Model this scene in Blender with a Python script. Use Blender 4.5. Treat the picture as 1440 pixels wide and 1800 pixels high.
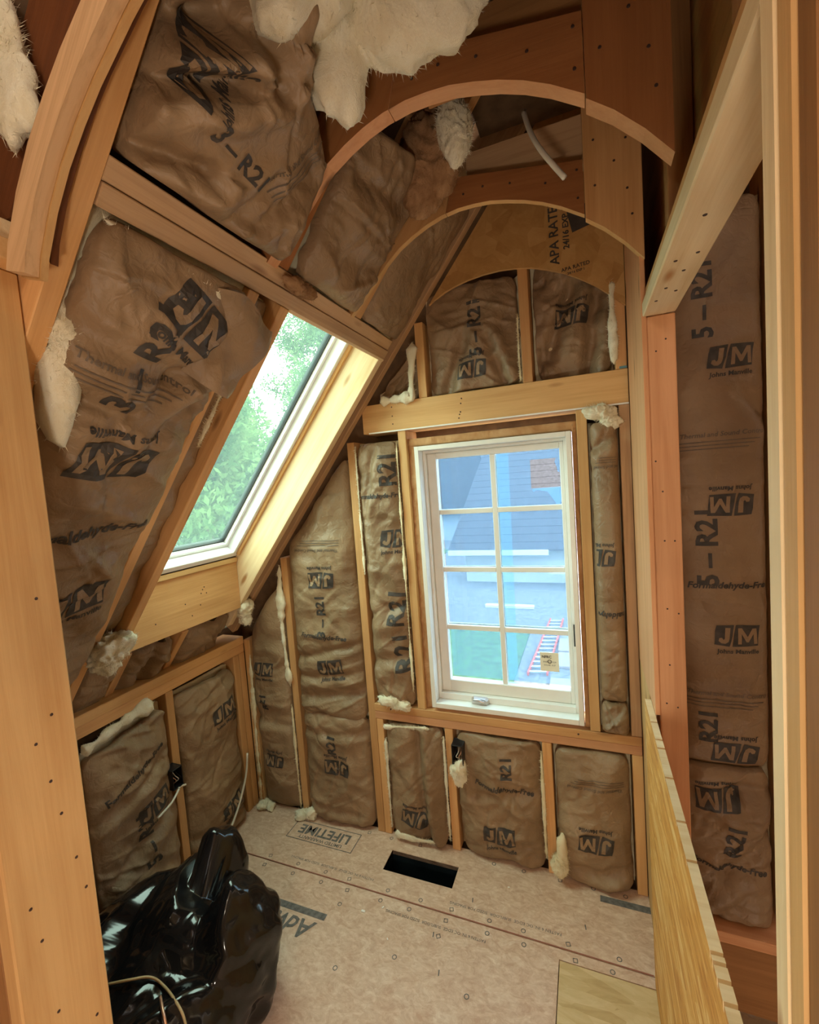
import bpy, bmesh, math, random
import numpy as np
from mathutils import Vector, Matrix

scene = bpy.context.scene
for o in list(bpy.data.objects):
    bpy.data.objects.remove(o)
C = scene.collection

# ------------------------------------------------------------------ camera
CAM = Vector((1.772, -1.8623, 1.7238))
RX = Vector((0.928141, 0.36509874, -0.07250645))
UP = Vector((0.04225945, 0.09017638, 0.99502882))
FW = Vector((-0.36982214, 0.92659113, -0.06826753))
cam_data = bpy.data.cameras.new('camera')
cam_data.sensor_fit = 'HORIZONTAL'
cam_data.sensor_width = 36.0
cam_data.lens = 36.0 * 784.14 / 1440.0
cam_data.clip_start = 0.02
cam_data.clip_end = 300
cam = bpy.data.objects.new('camera', cam_data)
C.objects.link(cam)
M = Matrix((RX, UP, -FW)).transposed().to_4x4()
M.translation = CAM
cam.matrix_world = M
scene.camera = cam

# ------------------------------------------------------------------ world, sun, exposure
scene.view_settings.view_transform = 'Standard'
scene.view_settings.look = 'None'
scene.view_settings.gamma = 1.0
scene.view_settings.use_curve_mapping = False
scene.view_settings.exposure = 0.32
world = bpy.data.worlds.new('sky')
scene.world = world
world.use_nodes = True
bg = world.node_tree.nodes['Background']
bg.inputs[0].default_value = (1.0, 0.98, 0.94, 1)
bg.inputs[1].default_value = 11.0


def area_light(name, loc, rot_m, sx, sy, energy, color, portal=False):
    d = bpy.data.lights.new(name, 'AREA')
    d.shape = 'RECTANGLE'
    d.size = sx
    d.size_y = sy
    d.energy = energy
    d.color = color
    if portal:
        d.cycles.is_portal = True
    o = bpy.data.objects.new(name, d)
    C.objects.link(o)
    m = rot_m.to_4x4()
    m.translation = loc
    o.matrix_world = m
    return o


sun_d = bpy.data.lights.new('sun', 'SUN')
sun_d.energy = 4.0
sun_d.angle = 0.02
sun_d.color = (1.0, 0.93, 0.8)
sun = bpy.data.objects.new('sun', sun_d)
C.objects.link(sun)
sun.rotation_euler = Vector((0.8, -0.6, 0.6)).to_track_quat('Z', 'Y').to_euler()
sun.location = (6, -6, 8)

# added unseen fill lights: two in the hall, one low in the stair well
def fill_light(name, loc, energy, color, r):
    d = bpy.data.lights.new(name, 'POINT')
    d.energy = energy
    d.color = color
    d.shadow_soft_size = r
    o = bpy.data.objects.new(name, d)
    C.objects.link(o)
    o.location = loc
    return o


fill_light('hall_fill', (1.45, -2.6, 2.6), 14, (1.0, 0.88, 0.70), 0.12)
fill_light('header_fill', (1.75, -2.4, 0.95), 27, (1.0, 0.88, 0.70), 0.10)
fill_light('stair_fill', (2.45, -1.15, -.3), 6, (1.0, 0.88, 0.72), 0.12)

# slope of the roof: underside of the rafters is z = SZ + ST * x
SZ, ST = 1.02, 1.235
SC = 1.0 / math.hypot(1.0, ST)
SV = Vector((SC, 0, ST * SC))            # up the slope
SN = Vector((ST * SC, 0, -SC))           # into the room


def slope(s, y, d=0.0):                  # s along slope from x = 0, d outwards
    p = Vector((0, y, SZ)) + SV * s - SN * d
    return p


# portals: sky comes in through the window and the skylight
area_light('window_portal', Vector((1.4, 0.17, 1.28)), Matrix(((1, 0, 0), (0, 0, 1), (0, -1, 0))).transposed(), 0.62, 1.16, 1, (1, 1, 1), True)
pm = Matrix((Vector((0, 1, 0)), SV, -SN)).transposed()
area_light('skylight_portal', slope(0.98, -0.42, 0.28), pm, 0.6, 1.2, 1, (1, 1, 1), True)

# ------------------------------------------------------------------ noise
_rng = np.random.RandomState(7)
_perm = np.concatenate([_rng.permutation(256)] * 3)
_grad = _rng.normal(size=(256, 3))
_grad /= np.linalg.norm(_grad, axis=1)[:, None]


def perlin(x, y, z=0.0):
    x, y, z = np.broadcast_arrays(np.asarray(x, float), np.asarray(y, float), np.asarray(z, float))
    xi, yi, zi = np.floor(x).astype(int), np.floor(y).astype(int), np.floor(z).astype(int)
    xf, yf, zf = x - xi, y - yi, z - zi
    f = lambda t: t * t * t * (t * (t * 6 - 15) + 10)
    u, v, w = f(xf), f(yf), f(zf)

    def g(i, j, k):
        h = _perm[(_perm[(_perm[(xi + i) & 255] + yi + j) & 255] + zi + k) & 255]
        gr = _grad[h]
        return gr[..., 0] * (xf - i) + gr[..., 1] * (yf - j) + gr[..., 2] * (zf - k)
    a = g(0, 0, 0) * (1 - u) + g(1, 0, 0) * u
    b = g(0, 1, 0) * (1 - u) + g(1, 1, 0) * u
    c = g(0, 0, 1) * (1 - u) + g(1, 0, 1) * u
    d = g(0, 1, 1) * (1 - u) + g(1, 1, 1) * u
    return (a * (1 - v) + b * v) * (1 - w) + (c * (1 - v) + d * v) * w


def fbm(x, y, z=0.0, oct=4):
    r = 0
    a = 1.0
    for i in range(oct):
        r = r + a * perlin(x * 2 ** i + 17 * i, y * 2 ** i + 5 * i, z * 2 ** i + 3 * i)
        a *= 0.5
    return r


def ridge(x, y, z=0.0):
    return (1 - np.minimum(1, np.abs(perlin(x, y, z)) * 2.6)) ** 2


def crease(x, y, z=0.0):
    return 1 - np.minimum(1, np.sqrt(perlin(x, y, z) ** 2 + .0012) * 2.2)


# ------------------------------------------------------------------ materials
def new_mat(name):
    m = bpy.data.materials.new(name)
    m.use_nodes = True
    nt = m.node_tree
    b = nt.nodes['Principled BSDF']
    return m, nt, b


def N(nt, typ, **kw):
    n = nt.nodes.new(typ)
    for k, v in kw.items():
        if k.startswith('i_'):
            n.inputs[k[2:].replace('_', ' ')].default_value = v
        else:
            setattr(n, k, v)
    return n


def ramp(nt, stops):
    r = nt.nodes.new('ShaderNodeValToRGB')
    e = r.color_ramp.elements
    while len(e) < len(stops):
        e.new(0.5)
    for i, (p, c) in enumerate(stops):
        e[i].position = p
        e[i].color = (*c, 1) if len(c) == 3 else c
    return r


def simple(name, col, rough=0.6, metal=0.0, spec=0.5, noise=0.0, nscale=20, bump=0.0):
    m, nt, b = new_mat(name)
    b.inputs['Roughness'].default_value = rough
    b.inputs['Metallic'].default_value = metal
    b.inputs['Specular IOR Level'].default_value = spec
    tc = N(nt, 'ShaderNodeTexCoord')
    nz = N(nt, 'ShaderNodeTexNoise', i_Scale=nscale, i_Detail=4.0)
    nt.links.new(tc.outputs['Object'], nz.inputs['Vector'])
    lo = tuple(max(0, c * (1 - noise)) for c in col)
    hi = tuple(min(1, c * (1 + noise)) for c in col)
    r = ramp(nt, [(0.3, lo), (0.7, hi)])
    nt.links.new(nz.outputs['Fac'], r.inputs['Fac'])
    nt.links.new(r.outputs['Color'], b.inputs['Base Color'])
    if bump:
        bp = N(nt, 'ShaderNodeBump', i_Strength=bump, i_Distance=0.004)
        nt.links.new(nz.outputs['Fac'], bp.inputs['Height'])
        nt.links.new(bp.outputs['Normal'], b.inputs['Normal'])
    return m


def wood(name, light, dark, knot=(0.22, 0.10, 0.04), rough=0.62, grain=1.0):
    m, nt, b = new_mat(name)
    L = nt.links.new
    tc = N(nt, 'ShaderNodeTexCoord')
    oi = N(nt, 'ShaderNodeObjectInfo')
    off = N(nt, 'ShaderNodeVectorMath', operation='SCALE')
    comb = N(nt, 'ShaderNodeCombineXYZ', i_X=13.0, i_Y=7.0, i_Z=5.0)
    L(comb.outputs[0], off.inputs[0])
    L(oi.outputs['Random'], off.inputs['Scale'])
    add = N(nt, 'ShaderNodeVectorMath', operation='ADD')
    L(tc.outputs['Object'], add.inputs[0])
    L(off.outputs[0], add.inputs[1])
    mp = N(nt, 'ShaderNodeMapping')
    mp.inputs['Scale'].default_value = (0.9, 14, 14)
    L(add.outputs[0], mp.inputs['Vector'])
    n1 = N(nt, 'ShaderNodeTexNoise', i_Scale=1.6, i_Detail=5.0, i_Roughness=0.6, i_Distortion=0.5)
    L(mp.outputs[0], n1.inputs['Vector'])
    mp2 = N(nt, 'ShaderNodeMapping')
    mp2.inputs['Scale'].default_value = (1.6, 60, 60)
    L(add.outputs[0], mp2.inputs['Vector'])
    n2 = N(nt, 'ShaderNodeTexNoise', i_Scale=2.0, i_Detail=3.0, i_Roughness=0.7)
    L(mp2.outputs[0], n2.inputs['Vector'])
    mx = N(nt, 'ShaderNodeMath', operation='MULTIPLY_ADD')
    mx.inputs[1].default_value = 0.45 * grain
    L(n2.outputs['Fac'], mx.inputs[0])
    L(n1.outputs['Fac'], mx.inputs[2])
    r = ramp(nt, [(0.42, dark), (0.62, tuple((a + c) / 2 for a, c in zip(light, dark))), (0.85, light)])
    L(mx.outputs[0], r.inputs['Fac'])
    # soft blotches of colour along the board
    n3 = N(nt, 'ShaderNodeTexNoise', i_Scale=3.5, i_Detail=2.0)
    L(add.outputs[0], n3.inputs['Vector'])
    hs = N(nt, 'ShaderNodeHueSaturation')
    v1 = N(nt, 'ShaderNodeMath', operation='MULTIPLY_ADD')
    v1.inputs[1].default_value = 0.35
    v1.inputs[2].default_value = 0.66
    L(n3.outputs['Fac'], v1.inputs[0])
    v2 = N(nt, 'ShaderNodeMath', operation='MULTIPLY_ADD')
    v2.inputs[1].default_value = 0.28
    L(oi.outputs['Random'], v2.inputs[0])
    L(v1.outputs[0], v2.inputs[2])
    L(v2.outputs[0], hs.inputs['Value'])
    L(r.outputs['Color'], hs.inputs['Color'])
    # knots
    mp3 = N(nt, 'ShaderNodeMapping')
    mp3.inputs['Scale'].default_value = (2.6, 9, 9)
    L(add.outputs[0], mp3.inputs['Vector'])
    vo = N(nt, 'ShaderNodeTexVoronoi', i_Scale=1.0)
    L(mp3.outputs[0], vo.inputs['Vector'])
    kr = ramp(nt, [(0.05, (1, 1, 1)), (0.13, (0, 0, 0))])
    L(vo.outputs['Distance'], kr.inputs['Fac'])
    mixk = N(nt, 'ShaderNodeMix', data_type='RGBA')
    L(kr.outputs['Color'], mixk.inputs['Factor'])
    L(hs.outputs['Color'], mixk.inputs['A'])
    mixk.inputs['B'].default_value = (*knot, 1)
    L(mixk.outputs['Result'], b.inputs['Base Color'])
    b.inputs['Roughness'].default_value = rough
    b.inputs['Specular IOR Level'].default_value = 0.3
    bp = N(nt, 'ShaderNodeBump', i_Strength=0.25, i_Distance=0.002)
    L(n2.outputs['Fac'], bp.inputs['Height'])
    L(bp.outputs['Normal'], b.inputs['Normal'])
    return m


def kraft_material():
    m, nt, b = new_mat('kraft_paper')
    L = nt.links.new
    tc = N(nt, 'ShaderNodeTexCoord')
    oi = N(nt, 'ShaderNodeObjectInfo')
    n1 = N(nt, 'ShaderNodeTexNoise', i_Scale=5.0, i_Detail=4.0)
    L(tc.outputs['Object'], n1.inputs['Vector'])
    r = ramp(nt, [(0.3, KRAFT_LO), (0.72, KRAFT_HI)])
    L(n1.outputs['Fac'], r.inputs['Fac'])
    L(r.outputs['Color'], b.inputs['Base Color'])
    n2 = N(nt, 'ShaderNodeTexNoise', i_Scale=38.0, i_Detail=5.0, i_Distortion=1.4)
    L(tc.outputs['Object'], n2.inputs['Vector'])
    vo = N(nt, 'ShaderNodeTexVoronoi', feature='DISTANCE_TO_EDGE', i_Scale=14.0)
    wv = N(nt, 'ShaderNodeVectorMath', operation='ADD')
    n3 = N(nt, 'ShaderNodeTexNoise', i_Scale=9.0, i_Detail=2.0)
    L(tc.outputs['Object'], n3.inputs['Vector'])
    sc = N(nt, 'ShaderNodeVectorMath', operation='SCALE')
    sc.inputs['Scale'].default_value = 0.18
    L(n3.outputs['Color'], sc.inputs[0])
    L(tc.outputs['Object'], wv.inputs[0])
    L(sc.outputs[0], wv.inputs[1])
    L(wv.outputs[0], vo.inputs['Vector'])
    vm = N(nt, 'ShaderNodeMath', operation='MINIMUM')
    vm.inputs[1].default_value = 0.12
    L(vo.outputs['Distance'], vm.inputs[0])
    ad = N(nt, 'ShaderNodeMath', operation='MULTIPLY_ADD')
    ad.inputs[1].default_value = 1.6
    L(vm.outputs[0], ad.inputs[0])
    L(n2.outputs['Fac'], ad.inputs[2])
    bp = N(nt, 'ShaderNodeBump', i_Strength=0.55, i_Distance=0.006)
    L(ad.outputs[0], bp.inputs['Height'])
    L(bp.outputs['Normal'], b.inputs['Normal'])
    b.inputs['Roughness'].default_value = 0.46
    b.inputs['Specular IOR Level'].default_value = 0.42
    return m


def fiber_material(name, lo, hi):
    m, nt, b = new_mat(name)
    L = nt.links.new
    tc = N(nt, 'ShaderNodeTexCoord')
    n1 = N(nt, 'ShaderNodeTexNoise', i_Scale=11.0, i_Detail=6.0, i_Roughness=0.65, i_Distortion=0.8)
    L(tc.outputs['Object'], n1.inputs['Vector'])
    r = ramp(nt, [(0.3, lo), (0.65, hi)])
    L(n1.outputs['Fac'], r.inputs['Fac'])
    L(r.outputs['Color'], b.inputs['Base Color'])
    n2 = N(nt, 'ShaderNodeTexNoise', i_Scale=140.0, i_Detail=4.0, i_Roughness=0.8, i_Distortion=2.0)
    L(tc.outputs['Object'], n2.inputs['Vector'])
    ad = N(nt, 'ShaderNodeMath', operation='MULTIPLY_ADD')
    ad.inputs[1].default_value = 3.0
    L(n1.outputs['Fac'], ad.inputs[0])
    L(n2.outputs['Fac'], ad.inputs[2])
    bp = N(nt, 'ShaderNodeBump', i_Strength=0.6, i_Distance=0.006)
    L(ad.outputs[0], bp.inputs['Height'])
    L(bp.outputs['Normal'], b.inputs['Normal'])
    b.inputs['Roughness'].default_value = 0.95
    b.inputs['Specular IOR Level'].default_value = 0.05
    b.inputs['Subsurface Weight'].default_value = 0.0
    return m


def osb_material(name, lo, mid, hi, stretch=(1, 1, 1), vw=0.35, vs=16.0):
    m, nt, b = new_mat(name)
    L = nt.links.new
    tc = N(nt, 'ShaderNodeTexCoord')
    mp = N(nt, 'ShaderNodeMapping')
    mp.inputs['Scale'].default_value = stretch
    L(tc.outputs['Object'], mp.inputs['Vector'])
    n1 = N(nt, 'ShaderNodeTexNoise', i_Scale=10.0, i_Detail=6.0, i_Roughness=0.72, i_Distortion=1.2)
    L(mp.outputs[0], n1.inputs['Vector'])
    vo = N(nt, 'ShaderNodeTexVoronoi', i_Scale=vs)
    L(mp.outputs[0], vo.inputs['Vector'])
    mu = N(nt, 'ShaderNodeMath', operation='MULTIPLY_ADD')
    mu.inputs[1].default_value = vw
    sep = N(nt, 'ShaderNodeSeparateColor')
    L(vo.outputs['Color'], sep.inputs[0])
    L(sep.outputs[0], mu.inputs[0])
    L(n1.outputs['Fac'], mu.inputs[2])
    r = ramp(nt, [(0.40, lo), (0.62, mid), (0.90, hi)])
    L(mu.outputs[0], r.inputs['Fac'])
    L(r.outputs['Color'], b.inputs['Base Color'])
    bp = N(nt, 'ShaderNodeBump', i_Strength=0.3, i_Distance=0.002)
    L(mu.outputs[0], bp.inputs['Height'])
    L(bp.outputs['Normal'], b.inputs['Normal'])
    b.inputs['Roughness'].default_value = 0.6
    return m


KRAFT_LO, KRAFT_HI = (0.230, 0.146, 0.081), (0.345, 0.230, 0.136)
m_kraft = kraft_material()
m_ink = simple('print_ink', (0.052, 0.043, 0.038), 0.6, noise=0.45, nscale=30)
m_inkgrey = simple('print_ink_faded', (0.15, 0.11, 0.08), 0.6, noise=0.3)
m_flooring_ink = simple('floor_print_ink', (0.15, 0.135, 0.125), 0.7, noise=0.4, nscale=60)
m_fiber = fiber_material('fiberglass', (0.78, 0.62, 0.36), (0.93, 0.84, 0.62))
m_fiberwhite = fiber_material('fiberglass_white', (0.86, 0.76, 0.54), (0.95, 0.90, 0.74))
m_fiberbrown = fiber_material('fiberglass_brown', (0.26, 0.13, 0.06), (0.52, 0.31, 0.17))
m_fir = wood('fir', (0.69, 0.385, 0.165), (0.52, 0.255, 0.09))
m_firpink = wood('fir_pink', (0.69, 0.36, 0.185), (0.55, 0.25, 0.11))
m_spf = wood('spruce', (0.73, 0.445, 0.195), (0.57, 0.295, 0.105), knot=(0.34, 0.15, 0.05))
m_weather = wood('weathered_fir', (0.60, 0.38, 0.21), (0.36, 0.20, 0.095), grain=1.3)
m_pale = wood('pale_pine', (0.84, 0.66, 0.42), (0.68, 0.46, 0.23), knot=(0.45, 0.22, 0.09))
m_red = wood('red_fir', (0.37, 0.148, 0.05), (0.26, 0.092, 0.028))
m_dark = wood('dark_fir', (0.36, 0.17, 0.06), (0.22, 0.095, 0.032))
m_gusset = wood('shaded_red_board', (.16, .05, .014), (.09, .026, .008))  # hall light would brighten this board; shade is put into its colour
m_osb = osb_material('osb', (0.52, 0.20, 0.032), (0.73, 0.35, 0.075), (0.94, 0.64, 0.27), (3, 0.55, 3.2), 0.22)
m_ply = osb_material('plywood', (0.40, 0.20, 0.06), (0.47, 0.25, 0.08), (0.56, 0.32, 0.12), (1, 1, 0.4))
m_subfloor = osb_material('subfloor', (0.56, 0.345, 0.235), (0.69, 0.48, 0.35), (0.86, 0.69, 0.55), (1.6, 2.6, 1), 0.12, 45.0)
m_patch = osb_material('patch_plywood', (0.50, 0.33, 0.14), (0.60, 0.42, 0.20), (0.70, 0.52, 0.28), (0.5, 2, 1))
m_sheath = simple('dark_sheathing', (0.12, 0.07, 0.035), 0.8, noise=0.3)
m_white = simple('white_vinyl', (0.86, 0.85, 0.80), 0.35, noise=0.02)
m_alu = simple('skylight_white', (0.88, 0.90, 0.92), 0.3, noise=0.02)
m_gasket = simple('black_rubber', (0.012, 0.012, 0.012), 0.7)
m_bag = simple('black_plastic', (0.006, 0.006, 0.007), 0.13, spec=0.55)
m_black = simple('black_box_plastic', (0.01, 0.01, 0.012), 0.35)
m_wire = simple('white_cable', (0.75, 0.70, 0.60), 0.5)
m_tan = simple('tan_cable', (0.52, 0.36, 0.18), 0.5)
m_copper = simple('copper_wire', (0.8, 0.45, 0.3), 0.35, metal=0.8)
m_metal = simple('brushed_nickel', (0.62, 0.58, 0.56), 0.3, metal=0.9)
m_duct = simple('galvanised_duct', (0.008, 0.013, 0.016), 0.25, metal=0.0, noise=0.5, nscale=9)
m_nail = simple('nail_head', (0.05, 0.025, 0.02), 0.6)
m_paper = simple('label_paper', (0.86, 0.80, 0.62), 0.7)
m_dry = simple('hall_board', (0.62, 0.48, 0.33), 0.8, noise=0.1)
m_foam = fiber_material('spray_foam', (0.52, 0.26, 0.11), (0.70, 0.42, 0.22))
m_blue = simple('blue_tape', (0.10, 0.25, 0.30), 0.6)


def glass_material(name, tint, haze=0.0, hazecol=(1, 1, 1), gloss=0.06):
    m = bpy.data.materials.new(name)
    m.use_nodes = True
    nt = m.node_tree
    nt.nodes.clear()
    L = nt.links.new
    out = N(nt, 'ShaderNodeOutputMaterial')
    tr = N(nt, 'ShaderNodeBsdfTransparent')
    tr.inputs[0].default_value = (*tint, 1)
    gl = N(nt, 'ShaderNodeBsdfGlossy')
    gl.inputs['Roughness'].default_value = 0.02
    mix = N(nt, 'ShaderNodeMixShader')
    mix.inputs[0].default_value = gloss
    L(tr.outputs[0], mix.inputs[1])
    L(gl.outputs[0], mix.inputs[2])
    last = mix
    if haze:
        tl = N(nt, 'ShaderNodeBsdfTranslucent')
        tl.inputs[0].default_value = (*hazecol, 1)
        mix2 = N(nt, 'ShaderNodeMixShader')
        mix2.inputs[0].default_value = haze
        L(mix.outputs[0], mix2.inputs[1])
        L(tl.outputs[0], mix2.inputs[2])
        last = mix2
    L(last.outputs[0], out.inputs[0])
    return m


m_glass = glass_material('low_e_glass', (0.66, 0.70, 0.69), gloss=0.03)
m_skyglass = glass_material('skylight_glass', (0.78, 0.93, 0.86), haze=0.06, hazecol=(0.28, 0.42, 0.40), gloss=0.03)
m_film = glass_material('blue_film', (0.50, 0.74, 1.0), haze=0.27, hazecol=(0.19, 0.36, 0.60), gloss=0.0)


# ------------------------------------------------------------------ object helpers
def tag(o, label=None, cat=None, group=None, kind=None):
    if label:
        o['label'] = label
    if cat:
        o['category'] = cat
    if group:
        o['group'] = group
    if kind:
        o['kind'] = kind
    return o


def setparent(o, parent):
    if parent is not None:
        o.parent = parent
        o.matrix_parent_inverse = parent['_m'] if False else Matrix(parent_mats[parent.name]).inverted()


parent_mats = {}


def register(o, m):
    parent_mats[o.name] = m.copy()


def empty(name, loc):
    o = bpy.data.objects.new(name, None)
    o.empty_display_size = 0.05
    C.objects.link(o)
    o.location = loc
    register(o, Matrix.Translation(loc))
    return o


def link(name, me, parent=None, mat_world=None):
    o = bpy.data.objects.new(name, me)
    C.objects.link(o)
    mw = mat_world if mat_world is not None else Matrix.Identity(4)
    register(o, mw)
    if parent is not None:
        o.parent = parent
        o.matrix_parent_inverse = parent_mats[parent.name].inverted()
    o.matrix_basis = mw
    return o


def mesh(name, verts, faces, mats, parent=None, smooth=False, fm=None, mw=None):
    me = bpy.data.meshes.new(name)
    me.from_pydata([tuple(v) for v in verts], [], [tuple(int(i) for i in f) for f in faces])
    for m in (mats if isinstance(mats, (list, tuple)) else [mats]):
        me.materials.append(m)
    if fm is not None:
        me.polygons.foreach_set('material_index', np.asarray(fm, dtype=np.int32))
    if smooth:
        me.polygons.foreach_set('use_smooth', np.ones(len(me.polygons), dtype=bool))
    me.validate()
    me.update()
    return link(name, me, parent, mw)


def box_bm(lx, ly, lz, bev=0.002):
    bm = bmesh.new()
    bmesh.ops.create_cube(bm, size=1.0)
    for v in bm.verts:
        v.co = Vector((v.co.x * lx, v.co.y * ly, v.co.z * lz))
    if bev:
        bmesh.ops.bevel(bm, geom=bm.edges[:], offset=min(bev, lx / 4, ly / 4, lz / 4), segments=1, affect='EDGES')
    return bm


def from_bm(name, bm, mat, parent=None, mw=None, smooth=False):
    me = bpy.data.meshes.new(name)
    bm.to_mesh(me)
    bm.free()
    for m in (mat if isinstance(mat, (list, tuple)) else [mat]):
        me.materials.append(m)
    if smooth:
        me.polygons.foreach_set('use_smooth', np.ones(len(me.polygons), dtype=bool))
    return link(name, me, parent, mw)


def board(name, a, b, wdir, w, t, mat, parent=None, bev=0.002):
    """a -> b centre line, wdir: direction of the width w, t: thickness"""
    a, b = Vector(a), Vector(b)
    X = (b - a).normalized()
    Y = Vector(wdir)
    Y = (Y - X * Y.dot(X)).normalized()
    Z = X.cross(Y)
    m = Matrix((X, Y, Z)).transposed().to_4x4()
    m.translation = (a + b) / 2
    return from_bm(name, box_bm((b - a).length, w, t, bev), mat, parent, m)


def box(name, x0, x1, y0, y1, z0, z1, mat, parent=None, bev=0.002, along=None):
    d = [x1 - x0, y1 - y0, z1 - z0]
    c = Vector(((x0 + x1) / 2, (y0 + y1) / 2, (z0 + z1) / 2))
    ax = along if along is not None else d.index(max(d))
    E = [Vector((1, 0, 0)), Vector((0, 1, 0)), Vector((0, 0, 1))]
    wax = [i for i in range(3) if i != ax]
    wax = wax[0] if d[wax[0]] >= d[wax[1]] else wax[1]
    tax = 3 - ax - wax
    return board(name, c - E[ax] * d[ax] / 2, c + E[ax] * d[ax] / 2, E[wax], d[wax], d[tax], mat, parent, bev)


def prism(name, pts, y0, y1, mat, parent=None, grain=0.0, edge_mat=None):
    """polygon pts in (x, z) extruded from y0 to y1; the grain runs at angle `grain`"""
    cx = sum(p[0] for p in pts) / len(pts)
    cz = sum(p[1] for p in pts) / len(pts)
    X = Vector((math.cos(grain), 0, math.sin(grain)))
    Z = Vector((0, 1, 0))
    Y = Z.cross(X)
    m = Matrix((X, Y, Z)).transposed().to_4x4()
    m.translation = Vector((cx, (y0 + y1) / 2, cz))
    inv = m.inverted()
    bm = bmesh.new()
    lo = [bm.verts.new(inv @ Vector((p[0], y0, p[1]))) for p in pts]
    hi = [bm.verts.new(inv @ Vector((p[0], y1, p[1]))) for p in pts]
    n = len(pts)
    bm.faces.new(lo)
    bm.faces.new(hi[::-1])
    for i in range(n):
        f = bm.faces.new((lo[i], hi[i], hi[(i + 1) % n], lo[(i + 1) % n]))
        if edge_mat:
            f.material_index = 1
    bmesh.ops.recalc_face_normals(bm, faces=bm.faces[:])
    bmesh.ops.triangulate(bm, faces=[f for f in bm.faces if len(f.verts) > 4])
    return from_bm(name, bm, [mat, edge_mat] if edge_mat else mat, parent, m)


def tube(name, pts, r, mat, parent=None, seg=8, taper=None):
    pts = [Vector(p) for p in pts]
    # smooth with Catmull-Rom
    P = [pts[0]] + pts + [pts[-1]]
    cur = []
    for i in range(1, len(P) - 2):
        for k in range(6):
            t = k / 6
            p0, p1, p2, p3 = P[i - 1], P[i], P[i + 1], P[i + 2]
            cur.append(0.5 * ((2 * p1) + (p2 - p0) * t + (2 * p0 - 5 * p1 + 4 * p2 - p3) * t * t + (3 * p1 - p0 - 3 * p2 + p3) * t ** 3))
    cur.append(pts[-1])
    V, F = [], []
    for i, c in enumerate(cur):
        d = (cur[min(i + 1, len(cur) - 1)] - cur[max(i - 1, 0)]).normalized()
        a = d.orthogonal().normalized() if i == 0 else (pa - d * pa.dot(d)).normalized()
        pa = a
        b = d.cross(a)
        for k in range(seg):
            an = 2 * math.pi * k / seg
            V.append(c + (a * math.cos(an) + b * math.sin(an)) * r)
    for i in range(len(cur) - 1):
        for k in range(seg):
            F.append((i * seg + k, i * seg + (k + 1) % seg, (i + 1) * seg + (k + 1) % seg, (i + 1) * seg + k))
    F.append(tuple(range(seg))[::-1])
    F.append(tuple(range((len(cur) - 1) * seg, len(cur) * seg)))
    return mesh(name, V, F, mat, parent, True)


_nail_me = None


def nails(parent, pts, normal, r=0.0035):
    global _nail_me
    nrm = Vector(normal).normalized()
    if _nail_me is None:
        bm = bmesh.new()
        bmesh.ops.create_cone(bm, cap_ends=True, segments=10, radius1=1, radius2=0.8, depth=0.4)
        _nail_me = bpy.data.meshes.new('nail')
        bm.to_mesh(_nail_me)
        bm.free()
        _nail_me.materials.append(m_nail)
    for p in pts:
        m = nrm.to_track_quat('Z', 'Y').to_matrix().to_4x4() @ Matrix.Scale(r, 4)
        m.translation = Vector(p)
        link('nail', _nail_me, parent, m)


# ------------------------------------------------------------------ print templates
def _tess(bm, cell):
    bmesh.ops.triangulate(bm, faces=bm.faces[:])
    xs = [v.co.x for v in bm.verts]
    ys = [v.co.y for v in bm.verts]
    x = math.floor(min(xs) / cell) * cell + cell
    while x < max(xs):
        bmesh.ops.bisect_plane(bm, geom=bm.verts[:] + bm.edges[:] + bm.faces[:], plane_co=(x, 0, 0), plane_no=(1, 0, 0))
        x += cell
    y = math.floor(min(ys) / cell) * cell + cell
    while y < max(ys):
        bmesh.ops.bisect_plane(bm, geom=bm.verts[:] + bm.edges[:] + bm.faces[:], plane_co=(0, y, 0), plane_no=(0, 1, 0))
        y += cell
    bmesh.ops.triangulate(bm, faces=bm.faces[:])
    bm.verts.index_update()
    V = np.array([(v.co.x, v.co.y) for v in bm.verts])
    F = [tuple(v.index for v in f.verts) for f in bm.faces]
    bm.free()
    return V, F


def text_bm(s, size=1.0, cx=0.0, cy=0.0, shear=0.0, bold=0.0, sx=1.0):
    cu = bpy.data.curves.new('txt', 'FONT')
    cu.body = s
    cu.size = size
    cu.align_x = 'CENTER'
    cu.align_y = 'CENTER'
    cu.shear = shear
    cu.offset = bold
    cu.resolution_u = 2
    o = bpy.data.objects.new('txt', cu)
    C.objects.link(o)
    dg = bpy.context.evaluated_depsgraph_get()
    me = bpy.data.meshes.new_from_object(o.evaluated_get(dg))
    bm = bmesh.new()
    bm.from_mesh(me)
    for v in bm.verts:
        v.co.x = v.co.x * sx + cx
        v.co.y += cy
        v.co.z = 0
    bpy.data.objects.remove(o)
    bpy.data.curves.remove(cu)
    bpy.data.meshes.remove(me)
    return bm


def poly_bm(polys):
    bm = bmesh.new()
    for p in polys:
        bm.faces.new([bm.verts.new((x, y, 0)) for x, y in p])
    return bm


# layers: (V, F, material index, lift)
def layers(items, cell):
    return [(*_tess(bm, cell), mi, lift) for bm, mi, lift in items]


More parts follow.
